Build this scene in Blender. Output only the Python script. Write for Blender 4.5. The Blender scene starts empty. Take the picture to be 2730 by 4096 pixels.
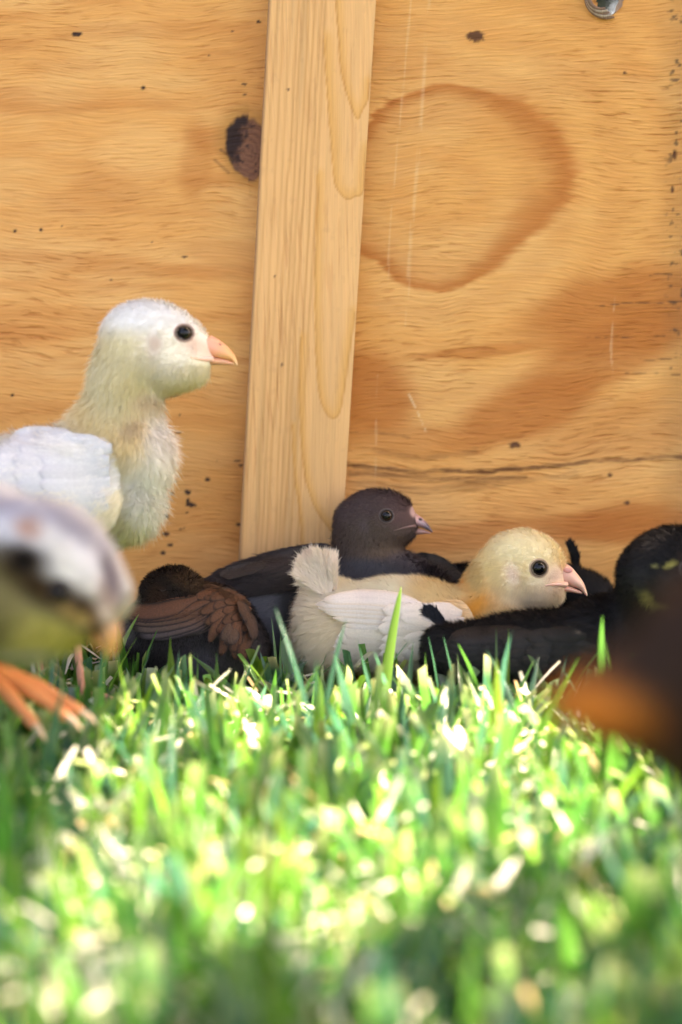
import bpy, math, random
import numpy as np
from mathutils import Vector, Matrix

rng = np.random.default_rng(7)
random.seed(7)

# ------------------------------------------------------------------ camera
CAM_H = 0.156
PITCH = math.radians(8.7)
FPX = 4096 * 60.0 / 36.0          # focal length in photograph pixels
CX, CY = 1365.0, 2048.0
scene = bpy.context.scene
col = scene.collection
cam_d = bpy.data.cameras.new('camera')
cam = bpy.data.objects.new('camera', cam_d)
col.objects.link(cam)
cam.location = (0, 0, CAM_H)
cam.rotation_euler = (math.radians(90) - PITCH, 0, 0)
cam_d.sensor_fit = 'VERTICAL'
cam_d.sensor_height = 36.0
cam_d.sensor_width = 24.0
cam_d.lens = 60.0
cam_d.clip_start = 0.01
cam_d.clip_end = 500.0
cam_d.dof.use_dof = True
cam_d.dof.focus_distance = 0.555
cam_d.dof.aperture_fstop = 6.0
cam_d.dof.aperture_blades = 0
scene.camera = cam

# ------------------------------------------------------------------ world, sun, exposure
SUN_EL, SUN_AZ = math.radians(60), math.radians(75)   # azimuth from +Y (behind the wall), positive = to the right
w = bpy.data.worlds.new('World'); scene.world = w
w.use_nodes = True
nt = w.node_tree
sky = nt.nodes.new('ShaderNodeTexSky'); sky.sky_type = 'NISHITA'
sky.sun_disc = False
sky.sun_elevation = SUN_EL
sky.sun_rotation = SUN_AZ
sky.dust_density = 3.0; sky.ozone_density = 0.6; sky.air_density = 0.8
bg = nt.nodes['Background']; bg.inputs['Strength'].default_value = 0.075
nt.links.new(sky.outputs[0], bg.inputs[0])
sd = bpy.data.lights.new('sun', 'SUN'); sun = bpy.data.objects.new('sun', sd); col.objects.link(sun)
sd.energy = 5.0; sd.angle = math.radians(0.5); sd.color = (1.0, 0.96, 0.90)
sdir = Vector((math.sin(SUN_AZ) * math.cos(SUN_EL), math.cos(SUN_AZ) * math.cos(SUN_EL), math.sin(SUN_EL)))
sun.rotation_euler = sdir.to_track_quat('Z', 'Y').to_euler()
sun.location = sdir * 3
vs = scene.view_settings
vs.view_transform = 'Standard'; vs.look = 'None'; vs.exposure = 3.75; vs.gamma = 1.0
vs.use_curve_mapping = False
vs.use_white_balance = True
vs.white_balance_temperature = 8500
vs.white_balance_tint = 20
scene.cycles.max_bounces = 8
scene.cycles.transparent_max_bounces = 4

# ------------------------------------------------------------------ frames
cR = np.array([1.0, 0, 0]); cF = np.array([0, math.cos(PITCH), -math.sin(PITCH)])
cU = np.array([0, math.sin(PITCH), math.cos(PITCH)]); cC = np.array([0, 0, CAM_H])

def to_world(P, D):
    """local animal frame: x right, y down, z away, in units of D/FPX metres"""
    P = np.asarray(P, float); s = D / FPX
    return (cC + cF * (D + P[..., 2:3] * s) + s * ((P[..., 0:1] - CX) * cR - (P[..., 1:2] - CY) * cU))

def project(W):
    q = W - cC; d = q @ cF
    return CX + FPX * (q @ cR) / d, CY - FPX * (q @ cU) / d

def vnoise(x, y, seed=0):
    r = np.random.default_rng(seed).random((256, 256))
    xi = np.floor(x).astype(int); yi = np.floor(y).astype(int)
    fx = x - xi; fy = y - yi; fx = fx * fx * (3 - 2 * fx); fy = fy * fy * (3 - 2 * fy)
    a = r[xi % 256, yi % 256]; b = r[(xi + 1) % 256, yi % 256]
    c = r[xi % 256, (yi + 1) % 256]; d = r[(xi + 1) % 256, (yi + 1) % 256]
    return (a * (1 - fx) + b * fx) * (1 - fy) + (c * (1 - fx) + d * fx) * fy

def fbm(x, y, seed=0, o=4):
    t = 0; a = 0.5
    for k in range(o):
        t = t + a * vnoise(x * 2 ** k, y * 2 ** k, seed + k); a *= 0.5
    return t / (1 - 0.5 ** o)

def sstep(a, b, x):
    t = np.clip((x - a) / (b - a), 0, 1)
    return t * t * (3 - 2 * t)

def unit(v):
    return v / np.maximum(np.linalg.norm(v, axis=-1, keepdims=True), 1e-9)

# ------------------------------------------------------------------ mesh and object helpers
def mesh_np(name, V, faces, colr=None, uv=None, smooth=True, matidx=None):
    """faces: list of int arrays (n,3) or (n,4)"""
    me = bpy.data.meshes.new(name)
    V = np.ascontiguousarray(V, dtype=np.float32)
    me.vertices.add(len(V)); me.vertices.foreach_set('co', V.ravel())
    faces = [np.asarray(f, dtype=np.int32) for f in faces if len(f)]
    tot = np.concatenate([np.full(len(f), f.shape[1], np.int32) for f in faces])
    idx = np.concatenate([f.ravel() for f in faces])
    me.loops.add(len(idx)); me.loops.foreach_set('vertex_index', idx)
    st = np.concatenate([[0], np.cumsum(tot)[:-1]]).astype(np.int32)
    me.polygons.add(len(tot)); me.polygons.foreach_set('loop_start', st)
    me.polygons.foreach_set('loop_total', tot)
    me.polygons.foreach_set('use_smooth', np.full(len(tot), smooth))
    if matidx is not None:
        me.polygons.foreach_set('material_index', np.asarray(matidx, dtype=np.int32))
    if colr is not None:
        a = me.color_attributes.new('Col', 'FLOAT_COLOR', 'POINT')
        c4 = np.ones((len(V), 4), np.float32); c4[:, :3] = colr
        a.data.foreach_set('color', c4.ravel())
    if uv is not None:
        u = me.uv_layers.new(name='UVMap')
        u.data.foreach_set('uv', np.asarray(uv, np.float32)[idx].ravel())
    me.update(); me.validate()
    return me

def link(name, me, mats, parent=None):
    o = bpy.data.objects.new(name, me); col.objects.link(o)
    for m in (mats if isinstance(mats, (list, tuple)) else [mats]):
        me.materials.append(m)
    if parent is not None: o.parent = parent
    return o

def tag(o, label=None, cat=None, group=None, kind=None):
    if label: o['label'] = label
    if cat: o['category'] = cat
    if group: o['group'] = group
    if kind: o['kind'] = kind
    return o

class Buf:
    """collects pieces into one mesh"""
    def __init__(s): s.V = []; s.C = []; s.U = []; s.F3 = []; s.F4 = []; s.M3 = []; s.M4 = []; s.n = 0
    def add(s, V, F, C, UV=None, mat=0):
        V = np.asarray(V, float).reshape(-1, 3); s.V.append(V)
        C = np.asarray(C, float)
        if C.ndim == 1: C = np.tile(C, (len(V), 1))
        s.C.append(C); s.U.append(np.zeros((len(V), 2)) if UV is None else np.asarray(UV, float))
        for f in (F if isinstance(F, list) else [F]):
            f = np.asarray(f)
            if not len(f): continue
            if f.shape[1] == 3: s.F3.append(f + s.n); s.M3.append(np.full(len(f), mat))
            else: s.F4.append(f + s.n); s.M4.append(np.full(len(f), mat))
        s.n += len(V)
    def mesh(s, name, D=None, base=None, smooth=True):
        V = np.concatenate(s.V)
        if D is not None: V = to_world(V, D)
        if base is not None: V = V - np.asarray(base)
        fs = []; ms = []
        if s.F3: fs.append(np.concatenate(s.F3)); ms.append(np.concatenate(s.M3))
        if s.F4: fs.append(np.concatenate(s.F4)); ms.append(np.concatenate(s.M4))
        return mesh_np(name, V, fs, np.concatenate(s.C), np.concatenate(s.U), smooth, np.concatenate(ms))

def grid_faces(nu, nv, wrap=False):
    i = np.arange(nu - 1)[:, None]; j = np.arange(nv if wrap else nv - 1)[None, :]
    a = i * nv + j; b = i * nv + (j + 1) % nv; c = (i + 1) * nv + (j + 1) % nv; d = (i + 1) * nv + j
    return np.stack([a, b, c, d], -1).reshape(-1, 4)

def catmull(P, n):
    P = np.asarray(P, float)
    if P.ndim == 1: P = P[:, None]
    t = np.linspace(0, len(P) - 1, n); i = np.clip(np.floor(t).astype(int), 0, len(P) - 2); f = (t - i)[:, None]
    g = lambda k: P[np.clip(k, 0, len(P) - 1)]
    p0, p1, p2, p3 = g(i - 1), g(i), g(i + 1), g(i + 2)
    return 0.5 * (2 * p1 + (p2 - p0) * f + (2 * p0 - 5 * p1 + 4 * p2 - p3) * f ** 2 + (3 * p1 - p0 - 3 * p2 + p3) * f ** 3)

def tube(buf, pts, rad, colr, n=10, seg=16, mat=0, colr2=None):
    P = catmull(pts, seg); r = catmull(rad, seg)[:, 0]
    T = unit(np.gradient(P, axis=0)); ref = np.array([0.13, 0.2, 1.0])
    A = unit(np.cross(T, ref)); B = np.cross(T, A)
    th = np.linspace(0, 2 * np.pi, n, endpoint=False)
    V = P[:, None] + r[:, None, None] * (np.cos(th)[None, :, None] * A[:, None] + np.sin(th)[None, :, None] * B[:, None])
    C = np.asarray(colr, float)
    if colr2 is not None:
        t = np.linspace(0, 1, seg)[:, None, None]
        C = (C * (1 - t) + np.asarray(colr2) * t) * np.ones((seg, n, 1)); C = C.reshape(-1, 3)
    V = V.reshape(-1, 3); F = grid_faces(seg, n, True)
    k = len(V); V = np.vstack([V, P[0], P[-1]])
    if C.ndim == 2: C = np.vstack([C, C[0], C[-1]])
    j = np.arange(n)
    F3 = np.concatenate([np.stack([np.full(n, k), (j + 1) % n, j], 1),
                         np.stack([np.full(n, k + 1), (seg - 1) * n + j, (seg - 1) * n + (j + 1) % n], 1)])
    buf.add(V, [F, F3], C, mat=mat)

def ball(buf, c, r, colr, nu=16, nv=24, mat=0):
    r = np.ones(3) * r
    ph = np.linspace(0, np.pi, nu); th = np.linspace(0, 2 * np.pi, nv, endpoint=False)
    V = np.stack([np.sin(ph)[:, None] * np.cos(th), np.sin(ph)[:, None] * np.sin(th), np.cos(ph)[:, None] * np.ones(nv)], -1)
    buf.add(V.reshape(-1, 3) * r + np.asarray(c), grid_faces(nu, nv, True), colr, mat=mat)

# ------------------------------------------------------------------ materials
def new_mat(name):
    m = bpy.data.materials.new(name); m.use_nodes = True
    return m, m.node_tree.nodes, m.node_tree.links, m.node_tree.nodes['Principled BSDF']

def attr_mat(name, rough=0.6, transl=0.0, spec=0.4, bump=None, sheen=0.0, sss=0.0, coat=0.0):
    m, N, L, b = new_mat(name)
    a = N.new('ShaderNodeAttribute'); a.attribute_name = 'Col'
    L.new(a.outputs['Color'], b.inputs['Base Color'])
    b.inputs['Roughness'].default_value = rough
    b.inputs['Specular IOR Level'].default_value = spec
    b.inputs['Sheen Weight'].default_value = sheen
    b.inputs['Coat Weight'].default_value = coat
    if sss:
        b.inputs['Subsurface Weight'].default_value = sss
        b.inputs['Subsurface Scale'].default_value = 0.0015
    if transl:
        t = N.new('ShaderNodeBsdfTranslucent'); L.new(a.outputs['Color'], t.inputs['Color'])
        mx = N.new('ShaderNodeMixShader'); mx.inputs[0].default_value = transl
        L.new(b.outputs[0], mx.inputs[1]); L.new(t.outputs[0], mx.inputs[2])
        L.new(mx.outputs[0], N['Material Output'].inputs[0])
    if bump:
        tc = N.new('ShaderNodeTexCoord'); nz = N.new('ShaderNodeTexNoise')
        nz.inputs['Scale'].default_value = bump[0]; nz.inputs['Detail'].default_value = 4
        L.new(tc.outputs['Object'], nz.inputs['Vector'])
        bp = N.new('ShaderNodeBump'); bp.inputs['Strength'].default_value = bump[1]; bp.inputs['Distance'].default_value = bump[2]
        L.new(nz.outputs[0], bp.inputs['Height']); L.new(bp.outputs[0], b.inputs['Normal'])
    return m

M_skin = attr_mat('down_base', 0.9, 0, 0.1, bump=(2500, 0.6, 0.0004))
M_down = attr_mat('down_strand', 0.75, 0.45, 0.1)
M_dark_down = attr_mat('dark_down_strand', 0.65, 0.12, 0.2)
M_beak = attr_mat('beak_horn', 0.38, 0, 0.45, bump=(900, 0.25, 0.0003), sss=0.25)
M_leg = attr_mat('scaly_leg', 0.5, 0, 0.4, bump=(1400, 0.5, 0.0004), sss=0.2)
M_lid = attr_mat('eyelid_skin', 0.6, 0, 0.3, bump=(2500, 0.5, 0.0002))
M_eye = attr_mat('eyeball', 0.10, 0, 0.28)

def feather_mat(name, transl, rough, bstr, barb=0.8, spec=0.15):
    m, N, L, b = new_mat(name)
    a = N.new('ShaderNodeAttribute'); a.attribute_name = 'Col'
    uv = N.new('ShaderNodeUVMap')
    sp = N.new('ShaderNodeSeparateXYZ'); L.new(uv.outputs[0], sp.inputs[0])
    ab = N.new('ShaderNodeMath'); ab.operation = 'ABSOLUTE'; L.new(sp.outputs[1], ab.inputs[0])
    # barbs sweep back from the shaft
    m1 = N.new('ShaderNodeMath'); m1.operation = 'MULTIPLY_ADD'; m1.inputs[1].default_value = -0.16
    L.new(ab.outputs[0], m1.inputs[0]); L.new(sp.outputs[0], m1.inputs[2])
    nz = N.new('ShaderNodeTexNoise'); nz.inputs['Scale'].default_value = 5; nz.inputs['Detail'].default_value = 3
    cb = N.new('ShaderNodeCombineXYZ')
    m2 = N.new('ShaderNodeMath'); m2.operation = 'MULTIPLY'; m2.inputs[1].default_value = 16
    L.new(m1.outputs[0], m2.inputs[0]); L.new(m2.outputs[0], cb.inputs[0])
    L.new(ab.outputs[0], cb.inputs[1])
    tc = N.new('ShaderNodeTexCoord'); 
    L.new(cb.outputs[0], nz.inputs['Vector'])
    mxc = N.new('ShaderNodeMix'); mxc.data_type = 'RGBA'; mxc.blend_type = 'MULTIPLY'
    rmp = N.new('ShaderNodeMapRange'); rmp.inputs[1].default_value = 0.35; rmp.inputs[2].default_value = 0.7
    rmp.inputs[3].default_value = barb; rmp.inputs[4].default_value = 1.0
    L.new(nz.outputs[0], rmp.inputs[0])
    mxc.inputs[0].default_value = 1.0
    L.new(a.outputs['Color'], mxc.inputs[6]); L.new(rmp.outputs[0], mxc.inputs[7])
    L.new(mxc.outputs[2], b.inputs['Base Color'])
    b.inputs['Roughness'].default_value = rough; b.inputs['Specular IOR Level'].default_value = spec
    bp = N.new('ShaderNodeBump'); bp.inputs['Strength'].default_value = bstr; bp.inputs['Distance'].default_value = 0.0004
    L.new(nz.outputs[0], bp.inputs['Height']); L.new(bp.outputs[0], b.inputs['Normal'])
    t = N.new('ShaderNodeBsdfTranslucent'); L.new(mxc.outputs[2], t.inputs['Color'])
    mx = N.new('ShaderNodeMixShader'); mx.inputs[0].default_value = transl
    L.new(b.outputs[0], mx.inputs[1]); L.new(t.outputs[0], mx.inputs[2])
    L.new(mx.outputs[0], N['Material Output'].inputs[0])
    return m
M_feather = feather_mat('pale_feather', 0.2, 0.6, 0.5)
M_dfeather = feather_mat('dark_feather', 0.05, 0.5, 0.9, 0.5, 0.3)

# ------------------------------------------------------------------ the wooden wall
YW = 0.600
LEAN = math.radians(3.0)
def seg_dist(x, y, pts):
    pts = np.asarray(pts, float); best = np.full(x.shape, 1e9); side = np.zeros(x.shape)
    for a, b in zip(pts[:-1], pts[1:]):
        d = b - a; L2 = (d ** 2).sum()
        t = np.clip(((x - a[0]) * d[0] + (y - a[1]) * d[1]) / L2, 0, 1)
        dx = x - a[0] - t * d[0]; dy = y - a[1] - t * d[1]
        q = np.hypot(dx, dy); cr = np.sign(d[0] * dy - d[1] * dx)
        m = q < best; best = np.where(m, q, best); side = np.where(m, cr, side)
    return best, side

def wall_px(V):
    return project(V)

def mixc(C, c, a):
    a = a[..., None]
    return C * (1 - a) + np.asarray(c, float) * a

TAN = np.array([0.73, 0.335, 0.098]); ORANGE = np.array([0.47, 0.140, 0.026]); PALE = np.array([0.76, 0.400, 0.145])

Y_FAT = (1900, 2230)
def specks(C, X, Y, lst, c=(0.035, 0.016, 0.012)):
    for (sx, sy, rx, ry) in lst:
        n = 0.6 * (vnoise(X / 9, Y / 9, 91) - 0.5); g_ = 1.3 if (Y_FAT[0] < sy < Y_FAT[1]) else 1.05
        d = np.hypot((X - sx) / (rx * g_), (Y - sy) / (ry * g_)) + n
        C = mixc(C, c, 1 - sstep(0.7, 1.15, d))
    return C

def paint_right(X, Y):
    wx = 26 * (fbm(X / 260, Y / 120, 3) - 0.5) * 2; wy = 22 * (fbm(X / 200, Y / 90, 8) - 0.5) * 2
    x = X + wx + 22 * (fbm(X / 120, Y / 11, 13, 3) - 0.5) * 2; y = Y + wy + 9 * (fbm(X / 60, Y / 12, 17) - 0.5)
    C = np.tile(TAN, X.shape + (1,)).reshape(X.shape + (3,))
    C = mixc(C, PALE, 0.6 * sstep(0.35, 0.7, fbm(X / 420, Y / 170, 20)))
    # growth rings of a second order, faint and roughly concentric with the big one
    r = np.hypot((x - 1750) / 1.15, y - 760 + 0.05 * (x - 1750))
    ring = 0.5 + 0.5 * np.cos((r + 60 * fbm(X / 300, Y / 300, 31)) / 27.0)
    C = mixc(C, ORANGE, 0.16 * ring)
    oval = [(1380, 640), (1450, 530), (1540, 435), (1640, 370), (1740, 342), (1850, 352), (1960, 378), (2070, 425), (2180, 520), (2270, 620),
            (2290, 720), (2240, 815), (2150, 890), (2060, 980), (1960, 1070), (1850, 1130), (1740, 1155), (1640, 1140), (1560, 1095), (1500, 1035), (1430, 1000), (1380, 990)]
    d, s = seg_dist(x, y, oval)
    wid = (66 + 95 * sstep(1800, 2150, X)) * (0.75 + 0.5 * fbm(X / 90, Y / 90, 40))
    inside = s > 0
    a = np.where(inside, 1 - sstep(0, 1, d / wid), 1 - sstep(0, 1, d / (20 + 75 * sstep(1850, 2200, X) * fbm(X / 160, Y / 9, 44, 3) ** 1.0)))
    C = mixc(C, ORANGE, 0.80 * a)
    C = mixc(C, ORANGE * 0.9, 0.22 * (1 - sstep(0, 260, d)) * inside)
    def blob(C, cx, cy, rx, ry, am, rot=0.0, c=ORANGE, e=0.35):
        q = math.radians(rot); u = (x - cx) * math.cos(q) + (y - cy) * math.sin(q); v = -(x - cx) * math.sin(q) + (y - cy) * math.cos(q)
        return mixc(C, c, am * (1 - sstep(1 - e, 1 + e, np.hypot(u / rx, v / ry))))
    C = blob(C, 2520, 1250, 420, 170, 0.80, -10)
    C = blob(C, 2420, 1420, 380, 120, 0.6, -25)
    C = blob(C, 2120, 1640, 330, 110, 0.78, -22)
    C = blob(C, 1480, 1570, 190, 150, 0.8, 20)
    C = blob(C, 1600, 1760, 260, 70, 0.4, 5)
    C = blob(C, 2450, 1720, 330, 120, 0.35, -8)
    C = blob(C, 1900, 1400, 260, 22, 0.6, -6)
    C = blob(C, 2080, 2130, 620, 60, 0.6, -4)
    C = blob(C, 2540, 2090, 300, 80, 0.8, -4)
    C = blob(C, 1560, 240, 240, 60, 0.25, -4)
    C = blob(C, 2300, 330, 380, 60, 0.15, -8)
    for k, (pts, am, wd) in enumerate([
            ([(1390, 1850), (1500, 1875), (1700, 1888), (1900, 1885), (2100, 1868), (2400, 1842), (2760, 1828)], 0.95, 15),
            ([(1400, 1885), (1600, 1908), (1850, 1922), (2100, 1905)], 0.7, 18),
            ([(1400, 1930), (1700, 1960), (1960, 1940), (2300, 1900)], 0.35, 22),
            ([(1390, 1735), (1500, 1740), (1640, 1748)], 0.4, 5),
            ([(1500, 1800), (1700, 1830), (1900, 1800)], 0.35, 20)]):
        d, s = seg_dist(X, y + 6 * (fbm(X / 40, Y / 40, 50 + k) - .5), pts)
        C = mixc(C, (0.17, 0.065, 0.02), am * (1 - sstep(0.3, 1, d / wd)) * (0.45 + 0.55 * sstep(0.35, 0.6, fbm(X / 70, Y / 8, 60 + k))))
    # weathering beside the right edge
    C = mixc(C, (0.20, 0.10, 0.04), 0.35 * sstep(2600, 2790, X + 40 * fbm(X / 60, Y / 300, 77)) * (1 - sstep(2800, 3000, X)))
    C = mixc(C, (0.05, 0.03, 0.02), 0.75 * sstep(2640, 2700, X) * (X < 2820) * sstep(0.66, 0.76, fbm(X / 22, Y / 22, 83)) * (Y < 1500))
    C = specks(C, X, Y, [(2745, 1030, 10, 8), (2700, 620, 9, 20), (2690, 760, 7, 14), (2060, 1780, 26, 12), (2500, 292, 8, 7), (2510, 2012, 12, 6),
                         (1905, 148, 34, 22), (2440, 1900, 10, 7)], (0.12, 0.045, 0.018))
    # thin open cracks near the right edge
    for k, (pts, wd) in enumerate([([(2380, 1225), (2500, 1215), (2740, 1205)], 3.0), ([(2600, 1100), (2740, 1093)], 3.5), ([(2560, 1440), (2740, 1430)], 3.0),
                                   ([(2500, 1490), (2740, 1500)], 2.5), ([(2350, 1350), (2660, 1343)], 3)]):
        d, s = seg_dist(X, Y + 10 * (fbm(X / 50, Y / 50, 70 + k) - .5), pts)
        C = mixc(C, (0.06, 0.025, 0.01), 0.8 * (1 - sstep(0.3, 1, d / wd)) * sstep(.3, .5, fbm(X / 60, Y / 60, 72 + k)))
    # pale rubbed scratches
    for pts, wd, am in [([(1645, 0), (1600, 500), (1562, 900), (1545, 1240)], 6, 0.22), ([(1718, 0), (1680, 560), (1640, 1000), (1625, 1300)], 11, 0.2),
                        ([(2460, 1190), (2445, 1400), (2455, 1560)], 5, 0.3), ([(1628, 1560), (1668, 1640), (1704, 1725)], 4, 0.8),
                        ([(1510, 1500), (1500, 1990)], 5, 0.25)]:
        d, s = seg_dist(X, Y, pts)
        C = mixc(C, (0.86, 0.66, 0.40), am * (1 - sstep(0.3, 1, d / wd)) * sstep(.3, .55, fbm(X / 12, Y / 90, 99)))
    return C

def paint_left(X, Y):
    x = X + 60 * (fbm(X / 300, Y / 60, 103) - 0.5); y = Y + 34 * (fbm(X / 260, Y / 120, 108) - 0.5)
    C = np.tile(TAN * np.array([1.0, 1.0, 1.03]), X.shape + (1,)).reshape(X.shape + (3,))
    C = mixc(C, PALE, 0.7 * sstep(0.4, 0.7, fbm(X / 500, Y / 130, 120)))
    C = mixc(C, ORANGE, 0.30 * sstep(0.45, 0.75, fbm(x / 420, y / 60, 126)))
    C = mixc(C, ORANGE, 0.30 * sstep(-60, 300, X - 700 - 0.1 * Y) * sstep(0.3, 0.7, fbm(x / 200, y / 160, 130)))
    C = mixc(C, ORANGE, 0.35 * sstep(1500, 1800, Y) * sstep(500, 900, X))
    for k, (cx, cy, rx, ry, am) in enumerate([(860, 560, 130, 70, .45), (780, 640, 70, 190, .35), (900, 1000, 200, 60, .3), (600, 1080, 500, 36, .35), (300, 1040, 400, 26, .3),
                                              (200, 400, 500, 60, .18), (100, 1330, 300, 40, .3), (900, 720, 230, 40, .3), (250, 260, 200, 40, .2)]):
        C = mixc(C, ORANGE, am * (1 - sstep(.5, 1.2, np.hypot((x - cx) / rx, (y - cy) / ry))))
    C = mixc(C, PALE * 1.08, 0.6 * (1 - sstep(.5, 1.2, np.hypot((x - 560) / 200, (y - 600) / 130))))
    # big knot, cut off by the batten
    kx, ky = 995, 600
    u = (X - kx) / 98; v = (Y - ky) / 140
    dk = np.hypot(u, v) + 0.16 * (fbm(X / 26, Y / 26, 140) - 0.5)
    dk = np.where(X < kx, dk * (1 + 0.15 * np.sin(v * 2)), dk)
    halo = 1 - sstep(0.9, 1.5, dk)
    C = mixc(C, (0.45, 0.20, 0.05), 0.75 * halo)
    kin = 1 - sstep(0.82, 0.96, dk)
    ringk = 0.5 + 0.5 * np.cos(dk * 34 + 3 * fbm(X / 30, Y / 30, 144))
    kc = mixc(np.tile(np.array([0.24, 0.10, 0.055]), X.shape + (1,)).reshape(X.shape + (3,)), (0.12, 0.045, 0.03), 0.6 * ringk)
    dark = sstep(0.2, 0.7, -u + 0.35 * (0.35 - v) + 0.7 * (fbm(X / 18, Y / 30, 150) - 0.5))
    kc = mixc(kc, (0.02, 0.009, 0.009), 0.95 * dark)
    kc = mixc(kc, (0.03, 0.012, 0.01), 0.8 * sstep(0.62, 0.75, fbm(X / 14, Y / 14, 153)))
    C = C * (1 - kin[..., None]) + kc * kin[..., None]
    d, s = seg_dist(X, Y, [(930, 640), (897, 608), (884, 600)]); C = mixc(C, (0.12, .05, .02), .7 * (1 - sstep(.3, 1, d / 7)))
    d, s = seg_dist(X, Y, [(860, 640), (915, 690)]); C = mixc(C, (0.25, .10, .03), .6 * (1 - sstep(.3, 1, d / 9)))
    C = specks(C, X, Y, [(310, 137, 24, 9), (573, 351, 10, 8), (978, 337, 12, 4), (980, 380, 9, 4), (61, 923, 9, 8), (165, 920, 7, 8), (738, 1027, 10, 5),
                         (1036, 87, 7, 6), (932, 123, 5, 4), (836, 222, 5, 4), (250, 903, 4, 4), (445, 1120, 4, 3),
                         (665, 1926, 34, 6), (830, 1918, 9, 6), (752, 1968, 11, 8), (690, 1973, 8, 5), (768, 2020, 18, 7), (752, 2005, 6, 10), (665, 2026, 12, 7),
                         (659, 2058, 12, 6), (661, 2068, 14, 6), (664, 2136, 12, 7), (683, 2180, 10, 6), (654, 2212, 9, 5), (725, 2117, 5, 3), (738, 2114, 4, 3),
                         (748, 2050, 5, 3), (956, 2098, 9, 6), (700, 1582, 8, 4), (950, 1845, 14, 3), (965, 1862, 8, 4), (715, 1730, 12, 3), (710, 1790, 6, 4),
                         (870, 1846, 5, 3), (110, 1710, 6, 6), (50, 1580, 6, 5), (610, 970, 4, 4), (720, 1660, 4, 3)])
    return C

def paint_batten(X, Y):
    B0 = np.array([0.75, 0.405, 0.170])
    C = np.tile(B0, X.shape + (1,)).reshape(X.shape + (3,))
    xb = X + 0.056 * Y                                     # follow the lean of the batten
    n = fbm(xb / 26, Y / 900, 203, 3)
    C = mixc(C, (0.50, 0.285, 0.125), 0.55 * sstep(0.45, 0.8, n) * (1 - 0.5 * sstep(1300, 1400, xb)))
    for k, (x0, x1, a) in enumerate([(1110, 1095, .3), (1135, 1150, .35), (1165, 1172, .3), (1195, 1190, .45), (1215, 1220, .4), (1238, 1240, .45), (1262, 1255, .5), (1285, 1282, .5), (1305, 1312, .45)]):
        t = np.clip(Y / 2300, 0, 1); xc = x0 * (1 - t) + x1 * t + 14 * (fbm(Y / 260, 0 * Y + k, 210 + k) - .5)
        C = mixc(C, (0.50, 0.24, 0.08), 1.5 * a * np.exp(-((xb - xc) / 5.0) ** 2))
    AM = (0.68, 0.33, 0.085)
    for k, (pts, wd) in enumerate([([(1344, -60), (1352, 100), (1368, 287), (1400, 410), (1430, 474), (1450, 440), (1470, 400), (1480, 330)], 46),
                                   ([(1297, 160), (1312, 380), (1328, 600), (1340, 727), (1365, 775), (1392, 796), (1420, 785), (1455, 760), (1475, 600)], 60),
                                   ([(1272, 700), (1262, 1100), (1262, 1300), (1275, 1550), (1300, 1640), (1333, 1672), (1362, 1640), (1385, 1500), (1420, 1250)], 46),
                                   ([(1205, 1350), (1200, 1600), (1214, 1850), (1250, 2000), (1300, 2090), (1350, 2150)], 40),
                                   ([(1170, 1700), (1180, 1900), (1200, 2050), (1215, 2300)], 22)]):
        pts = catmull(pts, 40)
        d, s = seg_dist(X + 5 * (fbm(X / 30, Y / 60, 220 + k) - .5), Y, pts)
        ins = s < 0
        a = np.where(ins, 0.78 * (1 - sstep(0, 1, d / wd)), 1 - sstep(0, 1, d / 5.0))
        C = mixc(C, AM, 0.9 * np.maximum(a, 0))
        C = mixc(C, (0.50, 0.22, 0.06), 0.7 * (1 - sstep(0, 1, d / 6.0)))
    C = mixc(C, (0.3, 0.14, 0.07), 0.12 * sstep(0.66, 0.8, fbm(X / 16, Y / 40, 240)))
    C = mixc(C, (0.12, 0.05, 0.03), 0.8 * (1 - sstep(4, 11, X - (1075 - 0.054 * Y))))  # thin shadow line at the left edge, painted into the wood colour
    C = specks(C, X, Y, [(1153, 358, 5, 5), (1130, 1460, 4, 6), (1100, 1105, 4, 4)], (0.12, .05, .03))
    return C

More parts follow.
